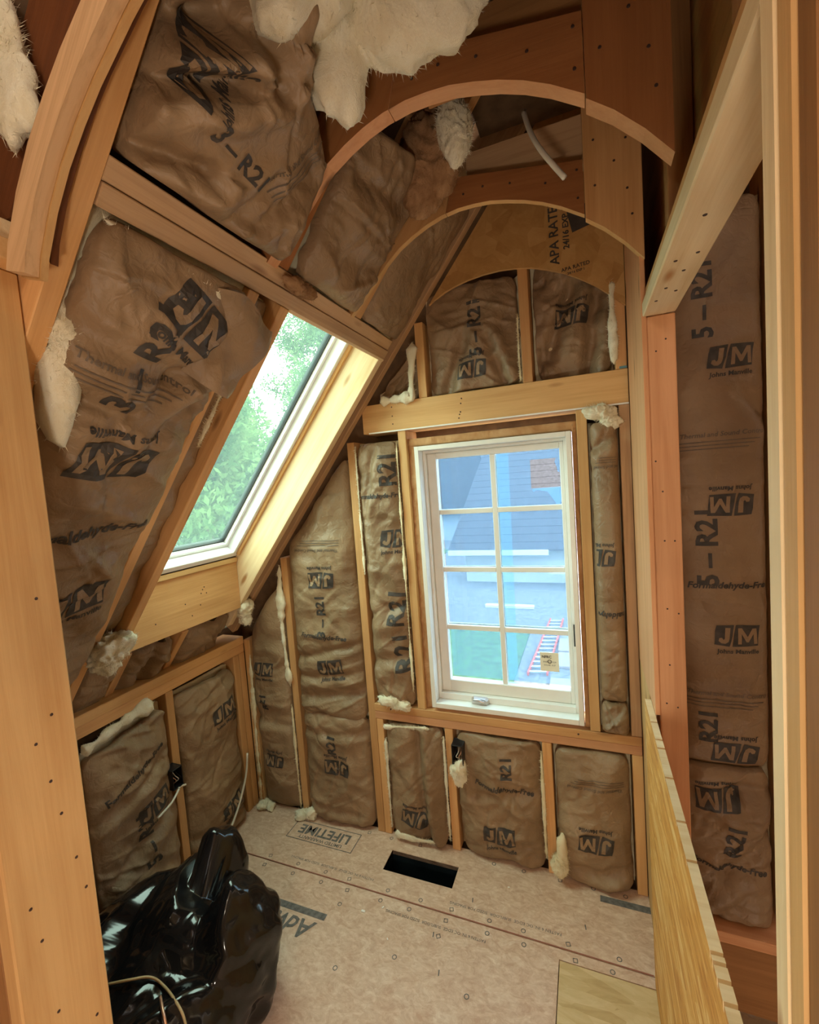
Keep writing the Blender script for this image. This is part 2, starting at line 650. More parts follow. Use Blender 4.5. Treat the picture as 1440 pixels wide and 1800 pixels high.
TPL = {}
TPL['jm'] = layers([
    (poly_bm([[(-.50, -.22), (-.18, -.27), (-.10, .0), (-.05, .28), (-.42, .26), (-.46, .12)], [(-.12, -.27), (.44, -.25), (.47, .1), (.50, .27), (-.0, .28), (-.06, .05)]]), 0, 0.0),
    (poly_bm([[(-.24, .21), (-.13, .21), (-.17, -.06), (-.20, -.14), (-.27, -.19), (-.35, -.18), (-.41, -.12), (-.39, -.05), (-.33, -.04), (-.30, -.09), (-.27, -.06)]]), 1, 0.0012),
    (poly_bm([[(.00, -.20), (.03, .20), (.115, .20), (.215, -.01), (.33, .20), (.415, .20), (.43, -.20), (.35, -.20), (.345, .06), (.235, -.15), (.185, -.15), (.095, .06), (.08, -.20)]]), 1, 0.0012),
    (text_bm('Johns Manville', 0.155, 0, -.40, 0.1, 0.004), 0, 0.0)], 0.07)
TPL['r3'] = layers([(text_bm('3 \u2013 R21', 1.0, 0, 0, 0, 0.03), 0, 0.0)], 0.16)
TPL['r5'] = layers([(text_bm('5 \u2013 R21', 1.0, 0, 0, 0, 0.03), 0, 0.0)], 0.16)
TPL['r'] = layers([(text_bm('R21', 1.0, 0, 0, 0, 0.03), 0, 0.0)], 0.16)
TPL['ff'] = layers([(text_bm('Formaldehyde-Free', 1.0, 0, 0, 0.2, 0.03), 0, 0.0)], 0.5)
TPL['ts'] = layers([(text_bm('Thermal and Sound Control', 1.0, 0, 0.4, 0.2, 0.02), 2, 0.0),
                    (poly_bm([[(-6, -.75 - .55 * k), (5.0 - .8 * k, -.75 - .55 * k), (5.0 - .8 * k, -.6 - .55 * k), (-6, -.6 - .55 * k)] for k in range(3)]), 2, 0.0)], 0.9)


# ------------------------------------------------------------------ insulation batts
def grid_faces(nu, nv):
    i = np.arange(nv)[:, None] * (nu + 1) + np.arange(nu)[None, :]
    return np.stack([i, i + 1, i + nu + 2, i + nu + 1], -1).reshape(-1, 4)


def batt(label, O, U, V, w, h, bulge=.05, seed=0, base=-.040, top=None, wr=1.0, prints=(), folds=(), inset=.010, cell=.0065, fiber=True, name='insulation_batt', fpeek=0.0, warp=1.0, endround=.5, group='kraft faced insulation batts', bottom=None, fmat=None, corner=.45):
    O, U, V = Vector(O), Vector(U).normalized(), Vector(V).normalized()
    Nn = U.cross(V).normalized()
    Oa, Ua, Va, Na = (np.array(q) for q in (O, U, V, Nn))
    T = (lambda u: np.full_like(u, h)) if top is None else (lambda u: np.interp(u, [q[0] for q in top], [q[1] for q in top]))
    B = (lambda u: np.zeros_like(u)) if bottom is None else (lambda u: np.interp(u, [q[0] for q in bottom], [q[1] for q in bottom]))
    sx, sy = seed * 13.7, seed * 7.3
    rs = np.random.RandomState(seed + 1)
    ang = rs.uniform(-.9, .9)
    if base > -.06 and bulge > .015:
        bulge = bulge + .022
    lines = []
    for _ in range(int(8 + 46 * w * h) if wr > .6 else 6):
        a0_, l0 = rs.uniform(0, math.pi), rs.uniform(.06, .22)
        if rs.rand() < .5:
            a0_ = ang + rs.normal() * .35
        lines.append((rs.uniform(0, w), rs.uniform(0, h), math.cos(a0_), math.sin(a0_), l0, rs.choice([-1, 1, 1]) * rs.uniform(.003, .0095), rs.uniform(.009, .026), rs.uniform(-1, 1)))

    def H(u, v):
        tu = np.clip(u / w, 0, 1)
        tv = np.clip((v - B(u)) / np.maximum(T(u) - B(u), 1e-3), 0, 1)
        pu = 1 - np.abs(2 * tu - 1) ** 3.2
        pv = 1 - np.abs(2 * tv - 1) ** 9
        body = bulge * np.maximum(pu, 0) ** .55 * (1 - endround + endround * np.maximum(pv, 0) ** .5)
        wx = u + .03 * perlin(u * 6 + sx, v * 6, seed)
        wy = v + .03 * perlin(u * 6, v * 6 + sy, seed + 5)
        ca, sa = math.cos(ang), math.sin(ang)
        rx, ry = wx * ca + wy * sa, -wx * sa + wy * ca
        k = .018 * perlin(u * 5 + sx, v * 3.2 + sy, 1.3)
        k = k + .022 * warp * (crease(rx * 3.6 + sx, ry * 7.5 + sy, .5) - .6)
        k = k - .012 * warp * (crease(rx * 11 + sx, ry * 7 + sy, 2.5) - .6)
        k = k + .0065 * (crease(wx * 17 + sx, wy * 22 + sy, 7.5) - .6)
        r = base + body + wr * k * (.45 + .55 * np.clip(pu * 1.6, 0, 1))
        for (lu, lv, lc, ls, ll_, la, lw, lsk) in lines:
            du, dv = u - lu + .012 * perlin(v * 9, lu * 5, seed), v - lv + .012 * perlin(u * 9, lv * 5, seed)
            al, ac = du * lc + dv * ls, -du * ls + dv * lc
            tp = np.clip(1 - np.abs(al) / ll_, 0, 1)
            wl = lw * (.35 + .9 * tp) * np.where(ac * lsk > 0, 1.0, .55)
            r = r + wr * la * np.sqrt(tp) * np.maximum(0, 1 - np.abs(ac) / wl)
        for (u0, v0, u1, v1, dep, wd) in folds:
            dx, dy = u1 - u0, v1 - v0
            ll = dx * dx + dy * dy
            t = np.clip(((u - u0) * dx + (v - v0) * dy) / ll, 0, 1)
            dd = np.hypot(u - u0 - t * dx, v - v0 - t * dy) + .012 * perlin(u * 14, v * 14, seed)
            side = np.sign((u - u0) * dy - (v - v0) * dx)
            r = r - dep * np.exp(-(dd / wd) ** 2) + .45 * dep * np.exp(-((dd - 2 * wd) / (1.2 * wd)) ** 2) * (side > 0)
        return r

    nu, nv = max(6, int(w / cell)), max(6, int(h / cell))
    tu = np.linspace(0, 1, nu + 1)[None, :]
    tv = np.linspace(0, 1, nv + 1)[:, None]
    vm = tv * h
    le = inset * (1 + 1.1 * perlin(vm * 7 + sx, 3.3, seed) + .5 * perlin(vm * 25, 9.1, seed))
    re_ = w - inset * (1 + 1.1 * perlin(vm * 7 + sx, 8.3, seed + 2) + .5 * perlin(vm * 25, 4.1, seed))
    rc = min(.07, w * .3)
    dist = np.minimum(vm, h - vm)
    cr_ = np.where(dist < rc, rc - np.sqrt(np.maximum(rc ** 2 - (rc - np.minimum(dist, rc)) ** 2, 0)), 0) * corner
    le, re_ = le + cr_, re_ - cr_
    uu = le + (re_ - le) * tu
    te = T(uu) - inset * .8 * (1 + perlin(uu * 9 + sx, 1.7, seed) * 1.5)
    be = B(uu) + inset * .6 * (1 + perlin(uu * 9 + sx, 5.7, seed) * 1.5)
    vv = be + (te - be) * tv
    hh = H(uu, vv)
    P = Oa + uu[..., None] * Ua + vv[..., None] * Va + hh[..., None] * Na
    n0 = (nu + 1) * (nv + 1)
    verts = P.reshape(-1, 3)
    faces = [tuple(f) for f in grid_faces(nu, nv)]
    # rim folded back
    ring = list(range(nu + 1)) + [(j + 1) * (nu + 1) + nu for j in range(nv)] + [nv * (nu + 1) + nu - 1 - i for i in range(nu)] + [(nv - 1 - j) * (nu + 1) for j in range(nv - 1)]
    rim = verts[ring] - Na * (.03 if fiber else .09)
    verts = np.concatenate([verts, rim])
    n = len(ring)
    for i in range(n):
        j = (i + 1) % n
        faces.append((ring[j], ring[i], n0 + i, n0 + j))
    root = empty(name, O + U * (w / 2) + Nn * base)
    tag(root, label, 'insulation', group)
    mesh('paper_facing', verts, faces, m_kraft, root, True)
    # glass wool body, closed slab behind the paper
    if fiber:
        c2 = .022
        fu, fv = max(4, int(w / c2)), max(4, int(h / c2))
        a = np.linspace(0, 1, fu + 1)[None, :] * np.ones((fv + 1, 1))
        b_ = np.linspace(0, 1, fv + 1)[:, None] * np.ones((1, fu + 1))
        u2 = .001 + (w - .002) * a
        v2 = B(u2) + (T(u2) + fpeek - B(u2)) * b_
        pu = 1 - np.abs(2 * a - 1) ** 3.2
        pv = 1 - np.abs(2 * b_ - 1) ** 9
        h2 = base - .012 + .5 * bulge * np.maximum(pu, 0) ** .55 * (1 - endround + endround * np.maximum(pv, 0) ** .5) - .03 * (pu > .3) + .016 * fbm(u2 * 16 + sx, v2 * 16, seed, 3)
        Q = Oa + u2[..., None] * Ua + v2[..., None] * Va + h2[..., None] * Na
        Qb = Oa + u2[..., None] * Ua + v2[..., None] * Va + (min(base, -.0) - .034) * Na
        m0 = (fu + 1) * (fv + 1)
        vs = np.concatenate([Q.reshape(-1, 3), Qb.reshape(-1, 3)])
        gf = grid_faces(fu, fv)
        fs = [tuple(f) for f in gf] + [tuple(f[::-1] + m0) for f in gf]
        ring = list(range(fu + 1)) + [(j + 1) * (fu + 1) + fu for j in range(fv)] + [fv * (fu + 1) + fu - 1 - i for i in range(fu)] + [(fv - 1 - j) * (fu + 1) for j in range(fv - 1)]
        for i in range(len(ring)):
            j = (i + 1) % len(ring)
            fs.append((ring[j], ring[i], ring[i] + m0, ring[j] + m0))
        mesh('glass_wool', vs, fs, fmat or m_fiber, root, True)
    if prints:
        for (key, u0, v0, sc, rot) in prints:
            PV, PF, PM = [], [], []
            nbase = 0
            cr, sr = math.cos(math.radians(rot)), math.sin(math.radians(rot))
            for (V2, F2, mi, lift) in TPL[key]:
                x, y = V2[:, 0] * sc, V2[:, 1] * sc
                u = u0 + x * cr - y * sr
                v = v0 + x * sr + y * cr
                ok = (u > inset * 1.3) & (u < w - inset * 1.3) & (v > B(u) + .015) & (v < T(u) - .015)
                hv = H(u, v) + .0022 + lift
                PV.append(Oa + u[:, None] * Ua + v[:, None] * Va + hv[:, None] * Na)
                for f in F2:
                    if ok[list(f)].all():
                        PF.append(tuple(i + nbase for i in f))
                        PM.append(mi)
                nbase += len(V2)
            if PF:
                o = mesh('printed_mark', np.concatenate(PV), PF, [m_ink, m_kraft, m_inkgrey], root, False, PM)
                tag(o, {'jm': 'dark printed block logo', 'ff': 'printed slogan line', 'ts': 'faint printed lines'}.get(key, 'stencilled size print'))
                o['kind'] = 'stuff'
    return root


def tuft(label, pts, seed, mat, amp=.25, freq=9.0, name='glass_wool_tuft', sub=5, group=None, fine=.10):
    """a lump of glass wool: union-like blend of ellipsoids given as (centre, radii)"""
    bm = bmesh.new()
    bmesh.ops.create_icosphere(bm, subdivisions=sub, radius=1.0)
    D = np.array([v.co[:] for v in bm.verts])
    D /= np.linalg.norm(D, axis=1)[:, None]
    c0 = np.mean([p[0] for p in pts], axis=0)
    # ray cast outwards from c0 to the farthest ellipsoid surface
    R = np.zeros(len(D))
    for c, r in pts:
        c, r = np.array(c), np.array(r)
        o = (c0 - c) / r
        d = D / r
        A = (d * d).sum(1)
        Bq = (o * d).sum(1)
        Cq = (o * o).sum() - 1
        disc = Bq * Bq - A * Cq
        t = np.where(disc > 0, (-Bq + np.sqrt(np.maximum(disc, 0))) / A, 0)
        R = np.maximum(R, t)
    R = np.maximum(R, 0.01)
    P = c0 + D * R[:, None]
    s = seed * 3.7
    n = fbm(P[:, 0] * freq + s, P[:, 1] * freq, P[:, 2] * freq, 4) + .35 * ridge(P[:, 0] * freq * 2.3, P[:, 1] * freq * 2.3 + s, P[:, 2] * freq * 2.3)
    n2 = perlin(P[:, 0] * freq * 7, P[:, 1] * freq * 7 + s, P[:, 2] * freq * 7)
    P = c0 + D * (R * (1 + amp * n) + fine * .04 * n2)[:, None]
    F = [tuple(v.index for v in f.verts) for f in bm.faces]
    bm.free()
    rs = np.random.RandomState(seed + 50)
    ext = (P.max(0) - P.min(0)).max()
    nf = int(min(6000, 200 + 9000 * ext))
    ii = rs.randint(0, len(P), nf)
    dirs = D[ii] * .7 + rs.normal(size=(nf, 3)) * .75
    dirs /= np.linalg.norm(dirs, axis=1)[:, None]
    ln = rs.uniform(.006, .02, nf)[:, None]
    sd = np.cross(dirs, rs.normal(size=(nf, 3)))
    sd /= np.linalg.norm(sd, axis=1)[:, None]
    b0 = P[ii] - D[ii] * .003
    T3 = np.stack([b0 - sd * .0008, b0 + sd * .0008, b0 + dirs * ln], 1).reshape(-1, 3)
    F += [tuple(q) for q in (np.arange(3 * nf).reshape(-1, 3) + len(P))]
    P = np.concatenate([P, T3])
    o = mesh(name, P - c0, F, mat, None, True, None, Matrix.Translation(Vector(c0)))
    tag(o, label, 'insulation', group)
    return o


def fringe(label, pts, r, seed, mat, depth=.6):
    """ragged strip of glass wool along a line"""
    pts = [np.array(p, float) for p in pts]
    n = 90
    t = np.linspace(0, len(pts) - 1, n)
    path = np.stack([np.interp(t, range(len(pts)), [p[k] for p in pts]) for k in range(3)], -1)
    rs = np.random.RandomState(seed)
    sg = 14
    Vv = []
    L_ = np.linalg.norm(np.diff(path, axis=0), axis=1).sum()
    s_ = np.linspace(0, L_, n)
    w = r * np.clip(.7 + 1.6 * perlin(s_ * 7 + seed * 3.1, .3, seed) + .7 * perlin(s_ * 24, .7, seed + 3), .22, 1.7) * np.minimum(1, np.minimum(np.arange(n), np.arange(n)[::-1]) / 5 + .05)
    for i in range(n):
        d = path[min(i + 1, n - 1)] - path[max(i - 1, 0)]
        d /= np.linalg.norm(d)
        a = np.cross(d, (.3, .9, .2))
        a /= np.linalg.norm(a)
        b = np.cross(d, a)
        for k in range(sg):
            an = 2 * math.pi * k / sg
            rr = w[i] * (1 + .45 * perlin(math.cos(an) * 1.5 + seed, math.sin(an) * 1.5, s_[i] * 26))
            Vv.append(path[i] + rr * (a * math.cos(an) + b * depth * math.sin(an)))
    Vv = np.array(Vv)
    Fv = [(i * sg + k, i * sg + (k + 1) % sg, (i + 1) * sg + (k + 1) % sg, (i + 1) * sg + k) for i in range(n - 1) for k in range(sg)]
    nf = 900
    ii = rs.randint(0, len(Vv), nf)
    dr = rs.normal(size=(nf, 3))
    dr /= np.linalg.norm(dr, axis=1)[:, None]
    sd = np.cross(dr, rs.normal(size=(nf, 3)))
    sd /= np.linalg.norm(sd, axis=1)[:, None]
    T3 = np.stack([Vv[ii] - sd * .0008, Vv[ii] + sd * .0008, Vv[ii] + dr * rs.uniform(.004, .014, nf)[:, None]], 1).reshape(-1, 3)
    Fv += [tuple(q) for q in (np.arange(3 * nf).reshape(-1, 3) + len(Vv))]
    Vv = np.concatenate([Vv, T3])
    c0 = path.mean(0)
    o = mesh('glass_wool_fringe', Vv - c0, Fv, mat, None, True, None, Matrix.Translation(Vector(c0)))
    tag(o, label, 'insulation')
    return o


X_, Y_, Z_ = Vector((1, 0, 0)), Vector((0, 1, 0)), Vector((0, 0, 1))
W = 1.935
FLOOR_T = 0.02

# ================================================================== SETTING
# ---- floor
VX0, VX1, VY0, VY1 = .852, 1.175, -.195, -.085
floor_bm = bmesh.new()
for (x0, x1, y0, y1) in ((-.3, VX0 - .004, -4.6, .14), (VX1 + .004, W, -4.6, .14), (VX0 - .004, VX1 + .004, -4.6, VY0 - .004), (VX0 - .004, VX1 + .004, VY1 + .004, .14)):
    r = bmesh.ops.create_cube(floor_bm, size=1.0)
    for v in r['verts']:
        v.co = Vector((x0 + (v.co.x + .5) * (x1 - x0), y0 + (v.co.y + .5) * (y1 - y0), -.26 + (v.co.z + .5) * .239))
floor = from_bm('floor', floor_bm, m_sheath)
tag(floor, 'wooden subfloor deck of the attic room', None, None, 'structure')


def poly_panel(name, rects, z0, z1, mat, parent):
    bm = bmesh.new()
    for (x0, x1, y0, y1) in rects:
        r = bmesh.ops.create_cube(bm, size=1.0)
        for v in r['verts']:
            v.co = Vector((x0 + (v.co.x + .5) * (x1 - x0), y0 + (v.co.y + .5) * (y1 - y0), z0 + (v.co.z + .5) * (z1 - z0)))
    return from_bm(name, bm, mat, parent)


VX0, VX1, VY0, VY1 = .852, 1.175, -.195, -.085
SEAM = -.306
panelA = poly_panel('subfloor_panel', [(-.02, VX0, SEAM, .02), (VX1, W, SEAM, .02), (VX0, VX1, VY1, .02), (VX0, VX1, SEAM, VY0)], -.02, 0, m_subfloor, floor)
panelB = poly_panel('subfloor_panel', [(-.02, 1.612, -1.55, SEAM - .003), (1.612, W, SEAM - .04, SEAM - .003)], -.02, -.0008, m_subfloor, floor)
panelC = poly_panel('subfloor_panel', [(1.615, W, -1.55, SEAM - .043)], -.02, -.0015, m_patch, floor)
tag(panelC, 'yellowish plywood patch panel')
poly_panel('subfloor_panel', [(-.5, 3.2, -4.6, -1.553)], -.02, -.002, m_subfloor, floor)


def flat_print(parent, items, z, mats):
    for (layers_, x0, y0, sx, sy, rot) in items:
        PV, PF, PM = [], [], []
        nb = 0
        cr, sr = math.cos(math.radians(rot)), math.sin(math.radians(rot))
        for (V2, F2, mi, lift) in layers_:
            x, y = V2[:, 0] * sx, V2[:, 1] * sy
            PV.append(np.stack([x0 + x * cr - y * sr, y0 + x * sr + y * cr, np.full(len(x), z + lift)], -1))
            PF += [tuple(i + nb for i in f) for f in F2]
            PM += [mi] * len(F2)
            nb += len(V2)
        mesh('printed_mark', np.concatenate(PV), PF, mats, parent, False, PM)['kind'] = 'stuff'


def rect_outline(w, h, t):
    return [[(-w, -h), (w, -h), (w, -h + t), (-w, -h + t)], [(-w, h - t), (w, h - t), (w, h), (-w, h)],
            [(-w, -h), (-w + t, -h), (-w + t, h), (-w, h)], [(w - t, -h), (w, -h), (w, h), (w - t, h)]]


def ring_poly(r0, r1, n=14):
    out = []
    for k in range(n):
        a, b = 2 * math.pi * k / n, 2 * math.pi * (k + 1) / n
        out.append([(r0 * math.cos(a), r0 * math.sin(a)), (r1 * math.cos(a), r1 * math.sin(a)), (r1 * math.cos(b), r1 * math.sin(b)), (r0 * math.cos(b), r0 * math.sin(b))])
    return out


L_life = layers([(text_bm('LIFETIME', .075, 0, -.012, 0, .002), 0, 0), (text_bm('LIMITED WARRANTY', .026, 0, .036, 0, .0005), 0, 0), (poly_bm(rect_outline(.185, .058, .004)), 0, 0)], .5)
L_sq = layers([(poly_bm(rect_outline(.008, .008, .0025)), 0, 0)], .5)
L_o = layers([(poly_bm(ring_poly(.006, .009)), 0, 0)], .5)
L_small = layers([(text_bm('FASTEN 6 IN. OC EDGE  SUBFLOOR  SIZED FOR SPACING', .02, 0, 0, 0, 0), 0, 0)], .5)
L_adv = layers([(text_bm('AdvanTech', .1, 0, 0, .25, .002), 0, 0), (poly_bm([[(-.25, -.075), (.25, -.075), (.25, -.048), (-.25, -.048)]]), 0, 0)], .5)
L_band = layers([(poly_bm([[(-.1, -.016), (.1, -.016), (.1, .016), (-.1, .016)]]), 0, 0)], .5)
L_dash = layers([(poly_bm([[(-.002, -.01), (.002, -.01), (.002, .01), (-.002, .01)]]), 0, 0)], .5)
rnd = random.Random(5)
itemsA = [(L_life, .485, -.105, 1, 1, 180)]
itemsB = [(L_adv, .475, -.53, 1, 1, 180)]
for k in range(11):
    x = .3 + k * .15
    itemsA.append((L_o if k % 3 else L_sq, x + rnd.uniform(-.02, .02), SEAM + .022, 1, 1, 20))
    itemsB.append((L_o if k % 3 else L_sq, x + rnd.uniform(-.02, .02), SEAM - .028, 1, 1, 10))
for x in (.70, .82, .97, 1.32, 1.45, 1.6, 1.73, 1.85):
    itemsA.append((L_o if rnd.random() < .5 else L_sq, x, -.024, 1, 1, 10))
itemsA.append((L_small, .62, SEAM + .05, .85, .8, 180))
itemsA.append((L_small, 1.40, SEAM + .05, .85, .8, 180))
itemsA.append((L_band, 1.845, -.06, .9, .9, 0))
itemsB.append((L_small, 1.15, SEAM - .06, .8, .8, 180))
for x, y in ((1.05, -.52), (.86, -.62), (1.18, -.40), (1.33, -.56), (.75, -.4), (1.5, -.72)):
    itemsB.append((L_sq if rnd.random() < .5 else L_o, x, y, 1, 1, 30))
for x, y in ((1.16, -.40), (1.22, -.52), (1.27, -.22), (1.7, -.2)):
    (itemsB if y < SEAM else itemsA).append((L_dash, x, y, 1, 1, 10))
flat_print(panelA, itemsA, .0006, [m_flooring_ink])
flat_print(panelB, itemsB, .0002, [m_flooring_ink])
line = box('chalk_line', .1, W - .02, SEAM - .001, SEAM + .003, .0002, .0009, simple('red_chalk', (.33, .12, .08), .9), panelA, 0)
# duct boot under the register opening
vent = empty('floor_vent_boot', ((VX0 + VX1) / 2, (VY0 + VY1) / 2, -.2))
tag(vent, 'open rectangular metal duct boot cut into the subfloor', 'vent')
for (x0, x1, y0, y1) in ((VX0 - .002, VX0, VY0, VY1), (VX1, VX1 + .002, VY0, VY1), (VX0, VX1, VY0 - .002, VY0), (VX0, VX1, VY1, VY1 + .002)):
    box('duct_side', x0, x1, y0, y1, -.2, -.003, m_duct, vent, 0)
box('duct_floor', VX0, VX1, VY0, VY1, -.205, -.2, m_duct, vent, 0)
m_debris = simple('white_scrap', (.85, .8, .75), .7)
for i, (x, y, s) in enumerate(((.86, -.40, .008), (.93, -.36, .005), (1.0, -.47, .004), (1.4, -.12, .004))):
    bm = box_bm(s * 2, s, s * .5, 0)
    o = from_bm('paper_scrap', bm, m_debris, None, Matrix.Translation((x, y, .0005 + s * .25)) @ Matrix.Rotation(i * 1.1, 4, 'Z'))
    tag(o, ('white paper scrap beside the subfloor seam', 'small white scrap on the seam near the vent', 'tiny white scrap on bare subfloor', 'tiny scrap between the vent and the gable wall')[i], 'scrap', 'scraps on the subfloor')

# ---- back wall
WX0, WX1, WZ0, WZ1 = 1.04, 1.747, .665, 1.915       # rough opening
bm = bmesh.new()
_zr = lambda x: SZ + ST * x + .235
for q in ([(-.155, -2.6), (WX0, -2.6), (WX0, _zr(WX0)), (-.155, _zr(-.155))], [(WX1, -2.6), (3.3, -2.6), (3.3, 3.6), (2.1, 3.6), (WX1, _zr(WX1))],
          [(WX0, -2.6), (WX1, -2.6), (WX1, WZ0), (WX0, WZ0)], [(WX0, WZ1), (WX1, WZ1), (WX1, _zr(WX1)), (WX0, _zr(WX0))]):
    va = [bm.verts.new((x, .141, z)) for x, z in q]
    vb = [bm.verts.new((x, .153, z)) for x, z in q]
    bm.faces.new(va)
    bm.faces.new(vb[::-1])
    for i in range(len(q)):
        bm.faces.new((va[i], vb[i], vb[(i + 1) % len(q)], va[(i + 1) % len(q)]))
bmesh.ops.recalc_face_normals(bm, faces=bm.faces[:])
wall_back = from_bm('wall_back', bm, m_sheath)
tag(wall_back, 'framed gable wall with studs around the window', None, None, 'structure')
D = .14


def zslope(x):
    return SZ + ST * x


box('bottom_plate', 0, W, .085, D, .0005, .036, m_fir, wall_back)
stud_specs = [(.0, .038, .001, .93, m_spf), (.294, .332, .001, zslope(.30) - .01, m_fir), (.737, .775, .001, zslope(.74) - .01, m_fir),
              (.999, 1.037, .665, 1.952, m_spf), (1.747, 1.785, .665, 1.952, m_spf),
              (.777, .812, .001, .588, m_fir), (1.123, 1.161, .001, .588, m_fir), (1.553, 1.591, .001, .588, m_fir), (1.896, 1.934, .001, .588, m_spf),
              (1.897, 1.934, .665, 1.952, m_weather),
              (1.112, 1.150, 2.082, 2.40, m_spf), (1.556, 1.594, 2.082, 2.66, m_fir), (1.893, 1.931, 2.082, 2.6, m_fir)]
for (x0, x1, z0, z1, mt) in stud_specs:
    box('stud', x0, x1, 0, D, z0, z1, mt, wall_back)
hd = box('header', .83, W - .002, -.002, D, 1.953, 2.081, m_spf, wall_back)
nails(hd, [(1.285 + .004 * i, -.003, z) for i, z in enumerate((1.975, 1.99, 2.0, 2.035, 2.055))] + [(.98, -.003, 1.985), (.98, -.003, 2.02), (.98, -.003, 2.06)], (0, -1, 0), .003)
box('caulk_strip', .86, W - .003, -.006, -.002, 1.951, 1.957, m_white, wall_back, 0)
sp = box('sill_plate', .772, W - .002, -.002, D, .627, .664, m_fir, wall_back)
box('sill_plate', .772, W - .002, -.001, D, .589, .6262, m_firpink, wall_back)
nails(sp, [(.86, -.003, .645), (1.70, -.003, .645)], (0, -1, 0), .004)
# insulation foam packed round the window
for (x0, x1, z0, z1) in ((1.037, 1.07, .67, 1.90), (1.728, 1.747, .67, 1.90), (1.037, 1.747, 1.878, 1.912)):
    nx, nz = max(3, int((x1 - x0) / .012)), max(3, int((z1 - z0) / .012))
    xs, zs = np.linspace(x0 + .001, x1 - .001, nx + 1)[None, :], np.linspace(z0, z1, nz + 1)[:, None]
    xx, zz = xs + 0 * zs, zs + 0 * xs
    yy = .018 + .012 * fbm(xx * 30, zz * 30, 2, 3)
    PP = np.stack([xx, yy, zz], -1).reshape(-1, 3)
    PB = np.stack([xx, yy * 0 + .09, zz], -1).reshape(-1, 3)
    gf = grid_faces(nx, nz)
    m0 = len(PP)
    ring = list(range(nx + 1)) + [(j + 1) * (nx + 1) + nx for j in range(nz)] + [nz * (nx + 1) + nx - 1 - i for i in range(nx)] + [(nz - 1 - j) * (nx + 1) for j in range(nz - 1)]
    fs = [tuple(f) for f in gf] + [tuple(f[::-1] + m0) for f in gf] + [(ring[(i + 1) % len(ring)], ring[i], ring[i] + m0, ring[(i + 1) % len(ring)] + m0) for i in range(len(ring))]
    mesh('foam_seal', np.concatenate([PP, PB]), fs, m_foam, wall_back, True)
# plywood with the lowest arc, nailed to the gable studs
ARC3 = [(1.19, 2.455), (1.214, 2.470), (1.26, 2.492), (1.303, 2.506), (1.36, 2.519), (1.424, 2.526), (1.49, 2.527), (1.548, 2.521), (1.61, 2.509), (1.664, 2.490), (1.73, 2.461), (1.784, 2.428), (1.83, 2.396), (1.88, 2.352), (1.932, 2.302)]
ply_poly = [(1.19, 2.455)] + ARC3[1:] + [(1.932, 3.2), (1.80, 3.2), (1.36, 2.66)]
pl = prism('plywood_gable_panel', ply_poly, -.016, -.003, m_ply, wall_back, 0, m_spf)
tag(pl, 'stained plywood panel with arched lower edge')
Lply = layers([(text_bm('APA RATED', .055, 0, 0, 0, .001), 0, 0), (text_bm('24/16 EXP 1', .035, 0, -.05, 0, .001), 0, 0)], .5)
Lblk = layers([(poly_bm([[(-.05, -.05), (.05, -.05), (.05, .05), (-.05, .05)]]), 0, 0)], .5)


def wall_print(parent, items, y, mats):
    for (lay, x0, z0, sc, rot) in items:
        PV, PF, PM = [], [], []
        nb = 0
        cr, sr = math.cos(math.radians(rot)), math.sin(math.radians(rot))
        for (V2, F2, mi, lift) in lay:
            x, z = V2[:, 0] * sc, V2[:, 1] * sc
            PV.append(np.stack([x0 + x * cr - z * sr, np.full(len(x), y), z0 + x * sr + z * cr], -1))
            PF += [tuple(i + nb for i in f) for f in F2]
            PM += [mi] * len(F2)
            nb += len(V2)
        mesh('printed_mark', np.concatenate(PV), PF, mats, parent, False, PM)['kind'] = 'stuff'


wall_print(pl, [(Lply, 1.70, 2.62, .85, 90), (Lblk, 1.795, 2.645, .8, 12), (Lply, 1.77, 2.475, .35, 5)], -.0168, [m_ink])
# wall to the right of the partition
for x0 in (2.05 - .038, 2.352):
    box('stud', x0, x0 + .038, 0, D, .036, 3.0, m_fir, wall_back)
box('stair_ledge_plate', 2.018, 2.9, -.07, D, -.042, .0, m_firpink, wall_back)
box('rim_board', 2.018, 2.9, -.068, -.03, -.30, -.043, m_dark, wall_back)

# ---- window_1
win = empty('window_1', (1.4, .06, .68))
tag(win, 'white casement window with eight panes and blue protective film', None, None, 'structure')
jx0, jx1, jz0, jz1 = 1.073, 1.725, .683, 1.874
# jamb extension boards
box('frame_jamb', jx0, jx0 + .019, -.004, .13, jz0, jz1, m_white, win, .001)
box('frame_jamb', jx1 - .019, jx1, -.004, .13, jz0, jz1, m_white, win, .001)
box('frame_head', jx0 + .0195, jx1 - .0195, -.004, .13, jz1 - .019, jz1, m_white, win, .001)
box('frame_sill', jx0 + .0195, jx1 - .0195, -.004, .13, jz0, jz0 + .022, m_white, win, .001)
ix0, ix1, iz0, iz1 = jx0 + .0195, jx1 - .0195, jz0 + .0225, jz1 - .0195
